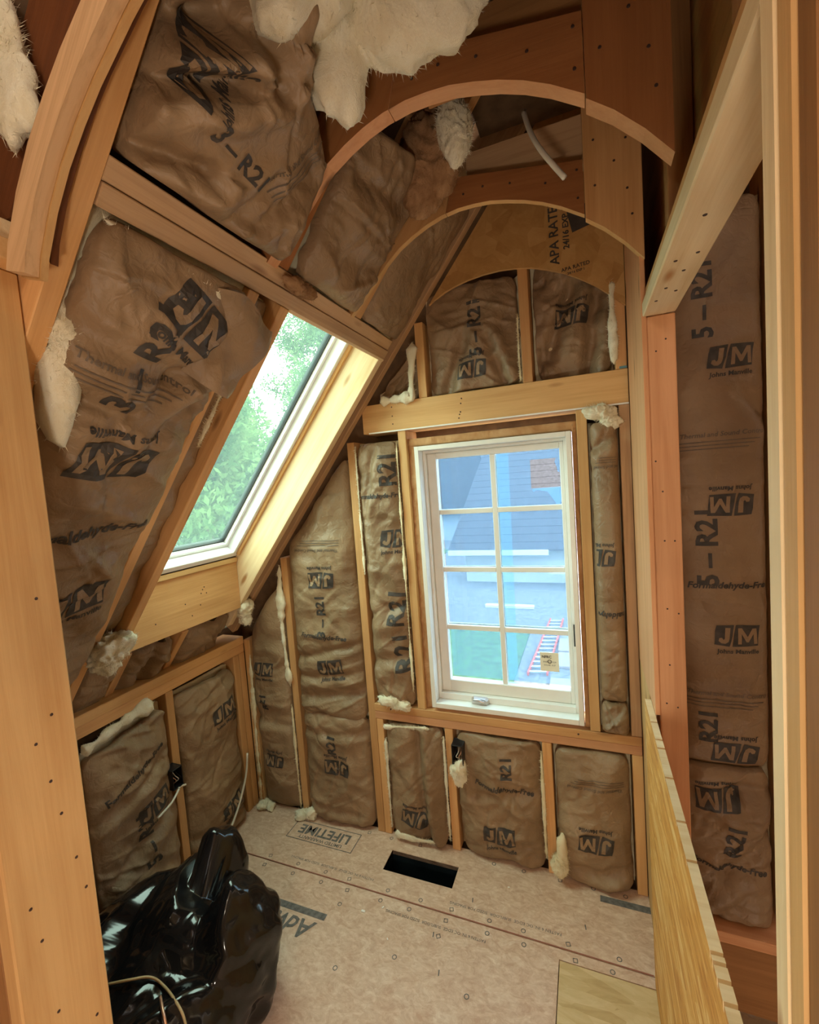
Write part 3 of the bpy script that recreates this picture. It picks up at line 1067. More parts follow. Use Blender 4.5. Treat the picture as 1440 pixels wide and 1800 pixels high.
# stops, stepped
box('stop', ix0, ix0 + .012, .05, .12, iz0, iz1, m_white, win, .001)
box('stop', ix1 - .012, ix1, .05, .12, iz0, iz1, m_white, win, .001)
box('stop', ix0 + .012, ix1 - .012, .05, .12, iz1 - .012, iz1, m_white, win, .001)
box('stop', ix0 + .012, ix1 - .012, .045, .12, iz0, iz0 + .028, m_white, win, .001)
sash = empty('sash', (1.4, .08, iz0))
sash.parent = win
sash.matrix_parent_inverse = parent_mats[win.name].inverted()
gx0, gx1, gz0, gz1 = 1.147, 1.676, .790, 1.815
sx0, sx1, sz0, sz1 = ix0 + .0125, ix1 - .0125, iz0 + .0285, iz1 - .0125
box('stile', sx0, gx0, .068, .108, sz0, sz1, m_white, sash, .003)
box('stile', gx1, sx1, .068, .108, sz0, sz1, m_white, sash, .003)
box('rail', gx0, gx1, .068, .108, gz1, sz1, m_white, sash, .003)
box('rail', gx0, gx1, .068, .108, sz0, gz0, m_white, sash, .003)
mxc = 1.400
rows = [1.573, 1.309, 1.039]
cols = [(gx0, mxc - .011), (mxc + .011, gx1)]
zs_ = [gz1] + rows + [gz0]
box('muntin', mxc - .011, mxc + .011, .074, .086, gz0, gz1, m_white, sash, .002)
box('outer_muntin', mxc - .011, mxc + .011, .104, .114, gz0, gz1, m_white, sash, .002)
for z in rows:
    for (a, b) in cols:
        box('muntin', a, b, .074, .086, z - .011, z + .011, m_white, sash, .002)
        box('outer_muntin', a, b, .104, .114, z - .011, z + .011, m_white, sash, .002)
for (a, b) in cols:
    for k in range(4):
        z1_ = zs_[k] - (.011 if k else 0)
        z0_ = zs_[k + 1] + (.011 if k < 3 else 0)
        box('pane', a, b, .088, .092, z0_, z1_, m_glass, sash, 0)
# blue protective film on the outer face, torn open at upper right
rndf = random.Random(3)
hole = [(1.553, 1.655), (1.60, 1.652), (1.64, 1.66), (1.672, 1.655), (1.672, 1.70), (1.668, 1.725), (1.66, 1.735), (1.655, 1.755), (1.645, 1.77), (1.60, 1.778), (1.553, 1.778)]
outer = [(gx0, gz0), (gx1, gz0), (gx1, gz1), (gx0, gz1)]
hx0, hx1, hz0, hz1 = 1.553, gx1, 1.655, 1.778
fx = [gx0, hx0, gx1]
Vf = [(gx0, .1175, gz0), (gx1, .1175, gz0), (gx1, .1175, hz0), (hx0, .1175, hz0), (hx0, .1175, hz1), (gx1, .1175, hz1), (gx1, .1175, gz1), (gx0, .1175, gz1), (gx0, .1175, hz0), (gx0, .1175, hz1),
      (1.66, .1175, hz1), (1.652, .1175, 1.762), (1.660, .1175, 1.742), (1.664, .1175, 1.72), (gx1, .1175, 1.715)]
Ff = [(0, 1, 2, 3, 8), (8, 3, 4, 9), (9, 4, 10, 5, 6, 7), (10, 11, 12, 13, 14, 5)]
film = mesh('protective_film', Vf, Ff, m_film, win)
tag(film, 'blue protective film torn open at the upper right')
m_filmfold = glass_material('film_fold', (.6, .8, 1), haze=.5, hazecol=(.36, .50, .64), gloss=0)
mesh('film_fold', [(1.556, .1165, 1.655), (1.672, .1165, 1.657), (1.674, .1165, 1.60), (1.66, .114, 1.575), (1.62, .1165, 1.638), (1.575, .114, 1.648), (1.56, .1165, 1.64)], [(0, 1, 2, 3, 4, 5, 6)], m_filmfold, win)
m_seam = glass_material('film_seam', (.80, .95, 1), haze=.34, hazecol=(.30, .50, .60), gloss=0)
mesh('film_seam', [(1.383, .1185, gz0), (1.452, .1185, gz0), (1.463, .1185, gz1), (1.388, .1185, gz1)], [(0, 1, 2, 3)], m_seam, win)
# crank operator
crank = empty('crank_handle', (1.285, .04, iz0 + .028))
crank.parent = win
crank.matrix_parent_inverse = parent_mats[win.name].inverted()
bm = bmesh.new()
prof = [(-.042, 0), (-.04, .018), (-.03, .028), (.03, .028), (.04, .018), (.042, 0)]
lo = [bm.verts.new((x, .045, z)) for x, z in prof]
hi = [bm.verts.new((x * .8, .026, z * .85)) for x, z in prof]
bm.faces.new(hi)
bm.faces.new(lo[::-1])
for i in range(6):
    bm.faces.new((lo[i], lo[(i + 1) % 6], hi[(i + 1) % 6], hi[i]))
bmesh.ops.recalc_face_normals(bm, faces=bm.faces[:])
from_bm('operator_cover', bm, m_metal, crank, Matrix.Translation((1.288, 0, iz0 + .001)))
tube('crank_arm', [(1.262, .022, iz0 + .02), (1.285, .016, iz0 + .024), (1.312, .018, iz0 + .015)], .006, m_metal, crank)
# paper label stuck on the lower right pane
lab = box('paper_label', 1.555, 1.632, .0862, .0872, .862, .945, m_paper, win, 0)
Ltx = layers([(text_bm('NFRC', .016, -.012, .02, 0, .0005), 0, 0), (text_bm('ENERGY  0.29', .009, .0, -.002), 0, 0), (text_bm('SOLAR  0.27', .009, .0, -.016), 0, 0), (poly_bm(ring_poly(.006, .009)), 0, 0)], .5)
wall_print(lab, [(Ltx, 1.594, .905, 1, 0)], .0858, [m_ink])
box('sash_latch', ix1 - .006, ix1 - .001, .03, .042, 1.0, 1.09, m_gasket, win, .001)

# ---- knee wall left
wall_left = box('wall_left', -.155, -.142, -1.6, .15, -.2, .98, m_sheath, None, 0)
tag(wall_left, 'low framed knee wall under the roof slope', None, None, 'structure')
box('bottom_plate', -.14, -.085, -1.32, -.002, .0005, .036, m_fir, wall_left)
box('top_plate', -.14, .002, -1.32, -.002, .912, .952, m_spf, wall_left)
box('top_plate', -.14, .0, -1.32, -.002, .866, .9115, m_fir, wall_left)
box('stud', -.12, .0, -.042, -.003, .001, .8655, m_fir, wall_left)
for y0 in (-.905, -.497, -.085):
    box('stud', -.14, 0, y0, y0 + .038, .001, .8655, m_fir, wall_left)

# ---- roof / ceiling
SR = .184
SMAX = 4.2
roofbm = bmesh.new()


def slab(bm, s0, s1, y0, y1, d0, d1):
    vs = []
    for s in (s0, s1):
        for y in (y0, y1):
            for d in (d0, d1):
                vs.append(bm.verts.new(slope(s, y, d)))
    f = [(0, 1, 3, 2), (4, 6, 7, 5), (0, 4, 5, 1), (2, 3, 7, 6), (0, 2, 6, 4), (1, 5, 7, 3)]
    for q in f:
        bm.faces.new([vs[i] for i in q])
    bmesh.ops.recalc_face_normals(bm, faces=bm.faces[:])


KS0, KS1, KY0, KY1 = .30, 1.66, -.74, -.105
for (s0, s1, y0, y1) in ((-.6, KS0, -1.6, .16), (KS1, SMAX, -1.6, .16), (KS0, KS1, -1.6, KY0), (KS0, KS1, KY1, .16)):
    slab(roofbm, s0, s1, y0, y1, SR + .004, SR + .03)
ceiling = from_bm('ceiling', roofbm, m_sheath)
tag(ceiling, 'steep rafter roof with arched ceiling framing', None, None, 'structure')


def rafter(y0, y1, s0, s1, mat, depth=SR, d0=0.0, parent=None, name='rafter'):
    a, b = slope(s0, (y0 + y1) / 2, d0 + depth / 2), slope(s1, (y0 + y1) / 2, d0 + depth / 2)
    return board(name, a, b, SN, depth, y1 - y0, mat, parent or ceiling)


BS0, BS1 = .993 / SC, 1.046 / SC          # skylight top beam along the slope
rafter(-1.33, -1.292, -.1, SMAX, m_fir)
rafter(-.898, -.860, -.05, BS0 - .002, m_fir)
rafter(-.770, -.732, -.05, BS0 - .002, m_fir)
jr = rafter(-.122, -.084, .03, BS0 - .002, m_pale)
tag(jr, 'pale pine rafter lit beside the skylight')
rafter(-.04, -.002, -.05, SMAX, m_weather)
rafter(-.842, -.804, BS1 + .002, SMAX, m_red)
rafter(-.420, -.382, BS1 + .002, SMAX, m_fir)
for y in (-.45, -.72, ):
    rafter(y, y + .036, -.1, .14, m_fir, .14, .0)
# double header at the head of the skylight
bmid = (BS0 + BS1) / 2
for (s0, s1, mt, d0) in ((BS0, bmid - .001, m_weather, -.002), (bmid, BS1, m_weather, .004)):
    board('skylight_header', slope((s0 + s1) / 2, -1.29, d0 + .08), slope((s0 + s1) / 2, -.085, d0 + .08), SN, .16, s1 - s0, mt, ceiling)
cap = board('header_cap', slope(BS0 - .003, -.728, .035), slope(BS0 - .003, -.084, .035), SN, .075, .012, m_pale, ceiling)
# plumb header at the foot of the skylight
ft = box('skylight_foot_header', .088, .124, -.731, -.123, 1.150, 1.41, m_fir, ceiling)
nails(ft, [(.125, y, z) for y, z in ((-.35, 1.30), (-.36, 1.285), (-.33, 1.28), (-.34, 1.31), (-.45, 1.26), (-.42, 1.2), (-.6, 1.22), (-.37, 1.235))], (1, 0, 0), .003)
box('foot_blocking', .05, .086, -.731, -.123, 1.145, 1.38, m_firpink, ceiling)

# ---- window_2: the skylight
sky = empty('window_2', slope(.98, -.43, .17))
tag(sky, 'fixed skylight with white frame between the rafters', None, None, 'structure')


def sboard(name, s0, s1, y0, y1, d0, d1, mat, parent, bev=.003):
    if (s1 - s0) > (y1 - y0):
        return board(name, slope(s0, (y0 + y1) / 2, (d0 + d1) / 2), slope(s1, (y0 + y1) / 2, (d0 + d1) / 2), Y_, y1 - y0, d1 - d0, mat, parent, bev)
    return board(name, slope((s0 + s1) / 2, y0, (d0 + d1) / 2), slope((s0 + s1) / 2, y1, (d0 + d1) / 2), SV, s1 - s0, d1 - d0, mat, parent, bev)


fs0, fs1, fy0, fy1 = .385, 1.655, -.731, -.124
fw = .030
sboard('frame_side', fs0, fs1, fy1 - fw, fy1 - .001, .15, .25, m_alu, sky)
sboard('frame_side', fs0, fs1, fy0 + .001, fy0 + fw, .15, .25, m_alu, sky)
sboard('frame_bottom', fs0, fs0 + fw, fy0 + fw, fy1 - fw, .15, .25, m_alu, sky)
sboard('frame_top', fs1 - fw, fs1, fy0 + fw, fy1 - fw, .15, .25, m_alu, sky)
sboard('wood_shim', fs0 + .02, 1.56, fy1 - .012, fy1 + .001, .135, .15, m_spf, sky, .001)
g0, g1, h0, h1 = fs0 + fw, fs1 - fw, fy0 + fw, fy1 - fw
lip = .018
sboard('sash_lip', g0, g1, h1 - lip, h1 - .0005, .200, .245, m_alu, sky, .002)
sboard('sash_lip', g0, g1, h0 + .0005, h0 + lip, .200, .245, m_alu, sky, .002)
sboard('sash_lip', g0 + .0005, g0 + lip, h0 + lip, h1 - lip, .200, .245, m_alu, sky, .002)
sboard('gasket', g0 + lip, g1, h1 - lip - .006, h1 - lip - .0005, .218, .245, m_gasket, sky, 0)
sboard('gasket', g0 + lip, g1, h0 + lip + .0005, h0 + lip + .006, .218, .245, m_gasket, sky, 0)
sboard('gasket', g0 + lip + .0005, g0 + lip + .006, h0 + lip + .006, h1 - lip - .006, .218, .245, m_gasket, sky, 0)
sboard('pane', g0 + lip, g1, h0 + lip, h1 - lip, .228, .234, m_skyglass, sky, 0)
# foam gasket between frame and foot header
board('foam_gasket', Vector((.107, -.731, 1.425)), Vector((.107, -.124, 1.425)), Z_, .03, .034, m_gasket, sky)
board('wood_strip', Vector((.128, -.731, 1.398)), Vector((.128, -.124, 1.398)), Z_, .022, .008, m_spf, sky)

# ---- partition on the right
wall_right = empty('wall_right', (1.98, -.7, 0))
tag(wall_right, 'framed partition with post and header beside the stair', None, None, 'structure')
box('sheathing_strip', W - .001, W + .0115, -.432, -.015, .986, 3.1, m_firpink, wall_right, .001)
box('sheathing_strip', W, W + .0115, -.29, -.015, .001, .985, m_spf, wall_right, .001)
post = box('post', W + .012, 2.016, -.432, -.292, -.02, 2.129, m_firpink, wall_right, .003)
nails(post, [(1.957 + .05 * rnd.random(), -.4325, .95 + 1.15 * rnd.random()) for k in range(11)], (0, -1, 0), .0025)
box('stud', W + .012, 2.016, -.06, -.022, .0, 3.0, m_fir, wall_right)
hdr = box('header', W + .002, 2.018, -1.331, -.43, 2.130, 2.168, m_pale, wall_right, .003)
hp = [(1.955, -.55, 2.1295), (1.99, -.60, 2.1295), (1.965, -.63, 2.1295), (1.985, -.72, 2.1295), (1.96, -.78, 2.1295), (1.995, -.80, 2.1295), (1.975, -.95, 2.1295)]
nails(hdr, hp, (0, 0, -1), .004)
box('header', W + .012, 2.018, -1.331, -.29, 2.169, 2.207, m_fir, wall_right)
box('upper_sheathing', 1.995, 2.007, -1.331, -.02, 2.208, 3.4, m_dark, wall_right)
for y in (-.80, -1.25):
    box('cripple_stud', W + .012, 1.994, y, y + .038, 2.208, 3.3, m_dark, wall_right)
js = []
js.append(box('jamb_stud', W, 2.075, -1.366, -1.333, -.0, 3.0, m_pale, wall_right, .003))
js.append(box('jamb_stud', W + .001, 2.075, -1.3985, -1.367, -.0, 3.0, m_spf, wall_right, .003))
js.append(box('jamb_stud', W + .003, 2.085, -1.434, -1.400, -.0, 3.0, m_dark, wall_right, .003))  # dark wood stands in for a shaded band between the jamb studs
js.append(box('jamb_stud', W + .004, 2.075, -1.476, -1.436, -.0, 3.0, m_pale, wall_right, .003))

# OSB guard panel along the stair, with saw kerfs in its top edge
gz = .985
prof = [(-1.331, 0.001)]
prof.append((-.335, .001))
prof.append((-.335, gz))
for y in (-.47, -.56, -.60, -.72, -.86, -.96, -1.13, -1.145, -1.17, -1.20):
    prof += [(y, gz), (y - .0005, gz - .011), (y - .006, gz - .011), (y - .0065, gz)]
prof.append((-1.331, gz))
bm = bmesh.new()
a = [bm.verts.new((W - .019, y, z)) for y, z in prof]
b = [bm.verts.new((W - .0015, y, z)) for y, z in prof]
bm.faces.new(a)
bm.faces.new(b[::-1])
for i in range(len(prof)):
    f = bm.faces.new((a[i], b[i], b[(i + 1) % len(prof)], a[(i + 1) % len(prof)]))
    f.material_index = 1
bmesh.ops.recalc_face_normals(bm, faces=bm.faces[:])
bmesh.ops.triangulate(bm, faces=[f for f in bm.faces if len(f.verts) > 4])
osb = from_bm('osb_guard_panel', bm, [m_osb, m_pale])
tag(osb, 'orange strand board guard panel with notched top edge beside the stair', 'panel')

# ---- doorway wall the camera looks through
wall_front = box('wall_front', -.3, .70, -1.475, -1.462, 0, 2.9, m_sheath, None, 0)
tag(wall_front, 'framed wall with arched doorway', None, None, 'structure')
lj = box('jamb_stud', .792, .83, -1.472, -1.332, 0.001, 2.15, m_spf, wall_front, .003)
nails(lj, [(.8305, -1.36, 1.05), (.8305, -1.40, 1.30), (.8305, -1.37, 1.34), (.8305, -1.385, 1.22), (.8305, -1.375, 1.15), (.8305, -1.44, 1.02), (.8305, -1.42, .8), (.8305, -1.36, .72), (.8305, -1.40, .66), (.8305, -1.35, .98), (.8305, -1.37, 1.56), (.8305, -1.43, .95)], (1, 0, 0), .003)
box('jamb_stud', .752, .790, -1.471, -1.333, 0.001, 2.15, m_dark, wall_front, .003)
for x in (.30, -.15):
    box('stud', x, x + .038, -1.461, -1.333, 0.001, 2.15, m_fir, wall_front)
box('top_plate', -.25, .872, -1.472, -1.332, 2.151, 2.188, m_spf, wall_front)
box('top_plate', -.25, .86, -1.472, -1.332, 2.189, 2.226, m_pale, wall_front)

# ---- arched ceiling frames
ARC = [(1.040, 2.304), (1.09, 2.352), (1.14, 2.399), (1.19, 2.446), (1.235, 2.482), (1.285, 2.509), (1.335, 2.530), (1.385, 2.544), (1.44, 2.551), (1.49, 2.550), (1.54, 2.545), (1.59, 2.533), (1.64, 2.518), (1.69, 2.498), (1.74, 2.472), (1.80, 2.434), (1.85, 2.391), (1.90, 2.337), (1.946, 2.277)]


def arch(label, y0, y1, dz, mats, edge, jl=1.40, jr_=1.802):  # edge: paler wood on the cut rim, window light put into its colour
    root = empty('arch_frame', (1.48, (y0 + y1) / 2, 2.25 + dz))
    tag(root, label, 'arch frame')
    A = [(x, z + dz) for x, z in ARC]
    left = [p for p in A if p[0] < jl - .002]
    mid = [p for p in A if jl + .002 < p[0] < jr_ - .002]
    right = [p for p in A if p[0] > jr_ + .001]
    zi = lambda x: float(np.interp(x, [p[0] for p in A], [p[1] for p in A]))
    off = .07
    prism('arch_board', left + [(jl - .001, zi(jl)), (jl + .03, 2.66 + dz), (jl - .05, zslope(jl - .05) + off), (1.02, zslope(1.02) + off - .02)], y0, y1, mats[0], root, math.atan(ST), edge)
    ztop = 2.600 + dz
    prism('arch_board', [(jl + .001, zi(jl))] + mid + [(jr_ - .001, zi(jr_)), (jr_ - .001, ztop - .02), (jl + .028, ztop + .045)], y0, y1, mats[1], root, -.08, edge)
    prism('arch_board', [(jr_ + .001, zi(jr_) - .012)] + [(x, z - .012 * (1.946 - x) / .15) for x, z in right] + [(1.946, 3.1), (jr_ + .001, 3.1)], y0 - .004, y1, mats[2], root, math.pi / 2, edge)
    nl = root.children
    for bd, pp in zip(nl, (((1.15, 2.47), (1.22, 2.5), (1.27, 2.58), (1.33, 2.57)), ((1.46, 2.585), (1.60, 2.575), (1.70, 2.545), (1.785, 2.555), (1.785, 2.48), (1.52, 2.59)), ((1.83, 2.50), (1.91, 2.47), (1.88, 2.55), (1.83, 2.62), (1.91, 2.60), (1.92, 2.40)))):
        nails(bd, [(x, y0 - .0045, z + dz) for x, z in pp], (0, -1, 0), .0035)
    return root


arch('curved rim on reddish boards, hung under the white glass wool lump', -.882, -.844, .002, (m_red, m_red, m_red), m_firpink)
arch('thin curved plywood frame over the gable window', -.442, -.422, .004, (m_fir, m_red, m_fir), m_spf)
# arch over the doorway
A0 = [(.955, 2.10), (.965, 2.133), (1.0, 2.197), (1.04, 2.252), (1.085, 2.30), (1.128, 2.34), (1.206, 2.40), (1.285, 2.452), (1.36, 2.485), (1.45, 2.50), (1.54, 2.49), (1.64, 2.46), (1.74, 2.41), (1.83, 2.34), (1.90, 2.26), (1.934, 2.21)]
prism('light_block_gusset', [(x, z + .03) for x, z in A0] + [(1.934, 3.2), (.3, 3.2), (.3, 2.23), (.89, 2.23)], -1.352, -1.34, m_gusset, wall_front, math.atan(ST))  # board added to keep hall light off the vault
a0 = empty('arch_frame', (.95, -1.39, 2.227))
tag(a0, 'doubled curved plywood rim over the doorway resting on the plate', 'arch frame')


def band(c, w, a=0.0):
    out = []
    for i, p in enumerate(c):
        q, r = c[max(i - 1, 0)], c[min(i + 1, len(c) - 1)]
        dx, dz = r[0] - q[0], r[1] - q[1]
        l = math.hypot(dx, dz)
        out.append((p[0] - dz / l * w, p[1] + dx / l * w))
    return list(c) + out[::-1]


prism('arch_layer', band(A0, .048), -1.393, -1.3725, m_weather, a0, math.atan(ST), m_weather)
prism('arch_layer', band([(x + .002, z - .003) for x, z in A0], .05), -1.372, -1.3605, m_ply, a0, math.atan(ST), m_spf)

# ceiling joists behind the arches, flat boards above
for (y, mt) in ((-.80, m_dark), (-.378, m_weather), ):
    box('joist', 1.46, 1.93, y, y + .038, 2.61, 2.75, mt, ceiling)
box('joist', 1.46, 1.93, -1.28, -1.242, 2.66, 2.80, m_dark, ceiling)
box('attic_board', 1.45, 3.2, -1.6, .13, 3.02, 3.04, m_sheath, ceiling)

# ---- stair well and hall shells (never in view, they close the place off)
shell = box('wall_hall', -1.0, 3.3, -4.66, -4.64, -2.6, 3.2, m_dry, None, 0)
tag(shell, 'far hall wall', None, None, 'structure')
box('hall_side', 3.3, 3.32, -4.64, .13, -2.6, 3.2, m_dry, shell, 0)
box('hall_side', -.52, -.5, -4.64, -1.48, -2.6, 3.2, m_dry, shell, 0)
box('hall_lid', -.5, 3.3, -4.64, -1.602, 2.95, 2.97, m_dry, shell, 0)
box('hall_partition', -.5, -.3, -1.48, -1.46, 0, 3.0, m_dry, shell, 0)
box('stair_bottom', 1.98, 3.3, -4.64, .13, -2.6, -2.58, m_dry, shell, 0)
box('stair_side', 1.955, 1.975, -1.6, -.02, -2.58, -.022, m_ply, shell, 0)

# ================================================================== INSULATION
# back wall
batt('kraft batt in the corner bay beside the knee wall, printed JM', (.040, 0, .006), X_, Z_, .252, 1.05, .045, 1, top=[(0, .97), (.25, 1.27)], wr=.8,
     prints=[('jm', .10, .78, .13, 0), ('r', .085, .60, .06, 90), ('jm', .12, .28, .12, 180)], folds=[(0, .5, .25, .47, .012, .02)])
batt('tall kraft batt left of the window, stamped 3-R21 between two studs', (.334, 0, .56), X_, Z_, .401, 1.36, .05, 2, top=[(0, .86), (.40, 1.33)], wr=.85,
     prints=[('jm', .215, .715, .15, 180), ('r3', .20, .535, .068, 90), ('ff', .20, .43, .032, -3), ('jm', .225, .275, .15, 8), ('ts', .20, .87, .022, 180)],
     folds=[(.0, .30, .40, .40, .014, .02), (.05, .10, .38, .16, .02, .03), (.0, .2, .38, .25, .01, .02)])
batt('short kraft batt at the floor left of the window, stamped R21 above JM', (.334, 0, .006), X_, Z_, .401, .585, .055, 3, wr=1.0,
     prints=[('jm', .215, .31, .15, 180), ('r', .20, .43, .065, 90)], folds=[(.05, .1, .3, .06, .015, .02), (.02, .47, .38, .5, .012, .02)])
batt('narrow kraft batt between stud and window frame, sideways R21 print', (.777, 0, .667), X_, Z_, .220, 1.25, .045, 4, wr=1.05,
     prints=[('jm', .175, .80, .15, 0), ('r', .17, 1.12, .10, 90), ('r', .16, .48, .11, 85), ('r', .18, .27, .12, 95), ('ff', .11, 1.0, .03, 0)],
     folds=[(.0, .42, .22, .50, .02, .03), (.0, .2, .22, .26, .022, .03), (.03, .9, .1, 1.2, .012, .015)])
batt('kraft batt with a vertical fold under the left window corner', (.814, 0, .006), X_, Z_, .307, .578, .05, 5, wr=.9,
     prints=[('jm', .14, .13, .14, 172)], folds=[(.20, .0, .17, .54, .032, .022)], fpeek=.0)
batt('kraft batt under the window, behind the black electrical box', (1.163, 0, .006), X_, Z_, .388, .578, .058, 6, wr=1.0,
     prints=[('jm', .19, .135, .15, 6), ('r', .24, .46, .065, 90), ('ff', .22, .36, .032, -5)], folds=[(.08, .30, .36, .36, .012, .02)])
batt('kraft batt below the window next to the strand board panel', (1.593, 0, .006), X_, Z_, .300, .578, .055, 7, wr=.9,
     prints=[('jm', .155, .205, .14, 180), ('ts', .16, .44, .018, 180)], folds=[(.04, .05, .28, .1, .02, .03)])
batt('rolled narrow kraft batt right of the window', (1.787, 0, .80), X_, Z_, .108, 1.10, .055, 8, wr=.7, inset=.006,
     prints=[('jm', .02, .58, .12, 180), ('ff', .04, .36, .03, 180), ('ts', .05, .93, .016, 180)], folds=[(.02, 1.0, .1, 1.05, .02, .02)])
batt('crumpled kraft scrap stuffed below the rolled batt by the window', (1.787, 0, .667), X_, Z_, .108, .135, .05, 9, wr=2.0, inset=.006, cell=.005)
batt('kraft batt under the left half of the arch, printed JM upside down', (1.152, 0, 2.084), X_, Z_, .402, .55, .02, 10, base=-.05, top=[(0, .42), (.15, .44), (.40, .44)], wr=1.2,
     prints=[('jm', .20, .085, .13, 182), ('r5', .225, .25, .075, 90)], folds=[(.08, .0, .17, .22, .03, .025), (.33, .02, .27, .2, .025, .02)])
batt('torn kraft batt under the right half of the arch', (1.596, 0, 2.084), X_, Z_, .296, .48, .02, 11, base=-.078, wr=1.5,
     prints=[('jm', .15, .24, .13, 178)], folds=[(.05, .1, .15, .35, .04, .03), (.2, .0, .24, .3, .035, .025)])
batt('small dark kraft corner piece left of the gable stud', (.90, 0, 2.084), X_, Z_, .21, .24, .01, 12, base=-.05, top=[(0, .05), (.21, .24)], wr=1.6, cell=.006)
# right of the partition
batt('long kraft batt behind the post over the stair, stamped 5-R21', (2.052, 0, .60), X_, Z_, .298, 2.0, .05, 13, wr=.55,
     prints=[('jm', .19, 1.465, .14, 0), ('r5', .115, 1.67, .085, 90), ('ts', .16, 1.20, .022, 0), ('jm', .18, .965, .14, 180), ('r5', .11, .82, .09, 90), ('ff', .17, .68, .032, 0), ('jm', .19, .50, .14, 2), ('ts', .16, .27, .022, 0), ('jm', .18, .06, .15, 180), ('r', .10, .16, .08, 90)],
     folds=[(.22, 1.35, .29, 1.25, .012, .02)])
batt('sagging kraft batt low behind the post at the stair ledge', (2.052, 0, .006), X_, Z_, .298, .60, .06, 14, wr=1.3,
     prints=[('jm', .12, .48, .15, 185), ('r', .17, .34, .08, 80), ('ff', .15, .22, .03, -5)], folds=[(.05, .1, .28, .35, .03, .03), (0, .5, .29, .52, .02, .03)])
batt('kraft batt deep in the stair well below the ledge', (2.052, 0, -1.3), X_, Z_, .5, .98, .05, 15, wr=1.0)
# knee wall
batt('kraft batt in the knee wall nearest the doorway, with an electrical box', (0, -.866, .006), Y_, Z_, .368, .80, .055, 16, top=[(0, .76), (.368, .82)], wr=1.2,
     prints=[('ff', .18, .62, .035, 22), ('jm', .24, .44, .15, 15), ('r5', .20, .33, .08, 95)], folds=[(.02, .5, .3, .6, .015, .02), (.03, .25, .32, .38, .018, .025)], fpeek=.0)
batt('kraft batt in the knee wall next to the gable corner', (0, -.458, .006), Y_, Z_, .372, .82, .055, 17, wr=1.0,
     prints=[('jm', .24, .64, .15, 12), ('r', .32, .60, .06, 100), ('jm', .24, .14, .14, 15)], folds=[(.03, .12, .36, .05, .015, .02), (.1, .74, .36, .8, .012, .02)])


# roof slope
def so(s, y):
    return slope(s, y, 0)


batt('big bulging kraft batt above the skylight header, crumpled dark corner', so(1.664, -1.288), Y_, SV, .40, .60, .07, 18, base=.012, top=[(0, .58), (.07, .50), (.14, .41), (.22, .33), (.31, .28), (.40, .22)], wr=1.3,
     prints=[('r3', .15, .12, .045, -8), ('jm', .05, .20, .11, 75), ('ts', .27, .20, .016, 65)], folds=[(.0, .22, .12, .30, .06, .025), (.02, .14, .10, .22, .05, .02), (.01, .03, .12, .07, .045, .02), (.05, .26, .11, .40, .055, .022), (.07, .18, .16, .26, .04, .018), (.25, .05, .33, .2, .022, .02), (.20, .02, .24, .14, .02, .015)], endround=.9, cell=.0065, fiber=False)
batt('grey shadowed kraft batt between the two arches', so(1.664, -.802), Y_, SV, .358, .46, .05, 19, base=-.01, wr=1.3, top=[(0, .40), (.2, .46), (.358, .42)],
     folds=[(.05, .3, .3, .35, .02, .03)], endround=.9)
batt('kraft batt between the rear arch and the gable rafter', so(1.664, -.378), Y_, SV, .336, .64, .03, 20, base=-.03, wr=.8)
batt('large kraft batt beside the skylight rafter, printed with inverted JM', so(.10, -1.288), Y_, SV, .388, 1.475, .06, 21, base=-.008, wr=1.1,
     prints=[('jm', .155, .99, .19, 178), ('ff', .17, .77, .042, 3), ('jm', .20, .53, .18, 12), ('ts', .15, 1.20, .024, -6), ('r3', .14, 1.25, .085, 80), ('jm', .24, 1.36, .20, -25)],
     folds=[(.05, 1.12, .3, 1.08, .02, .025), (.0, 1.27, .25, 1.22, .02, .03), (.2, 1.15, .34, 1.32, .03, .03), (.22, 1.05, .36, 1.2, .015, .02)])
def paper_flap():
    root = [o for o in C.objects if o.name.startswith('insulation_batt') and o.get('label', '').startswith('large kraft batt beside')][0]
    n, m = 26, 30
    V_, F_ = [], []
    for j in range(m + 1):
        b = j / m
        for i in range(n + 1):
            a = i / n
            s_ = 1.335 + a * (.215 + .02 * math.sin(b * 5)) - .02 * b
            y_ = -1.03 + b * (.155 + .045 * a - .05 * (1 - a) ** 2)
            d_ = .035 + .075 * math.sin(b * 1.9) * (1 - .55 * a) + .012 * math.sin(a * 7 + b * 3) + .014 * float(perlin(a * 4, b * 4, 3.3))
            V_.append(slope(s_, y_, -d_))
    for j in range(m):
        for i in range(n):
            F_.append((j * (n + 1) + i, j * (n + 1) + i + 1, (j + 1) * (n + 1) + i + 1, (j + 1) * (n + 1) + i))
    mesh('paper_flap', V_, F_, m_kraft, root, True)


paper_flap()
batt('narrow kraft strip between the two rafters left of the skylight', so(.12, -.858), Y_, SV, .086, 1.44, .012, 22, base=-.045, wr=.9, inset=.004)
batt('dark kraft sliver between skylight rafter and gable rafter', so(.02, -.083), Y_, SV, .042, 1.53, .0, 23, base=-.04, wr=.8, inset=.002)
batt('kraft piece tucked over the knee wall plate by the large batt', so(-.13, -.858), Y_, SV, .136, .25, .02, 24, base=-.03, wr=1.3, cell=.006)
batt('kraft piece over the knee wall plate under the skylight', so(-.13, -.682), Y_, SV, .230, .25, .03, 25, base=-.04, wr=1.5, cell=.006, folds=[(.1, 0, .12, .25, .03, .02)])
batt('kraft piece over the knee wall plate toward the gable', so(-.13, -.412), Y_, SV, .286, .25, .03, 26, base=-.04, wr=1.4, cell=.006)

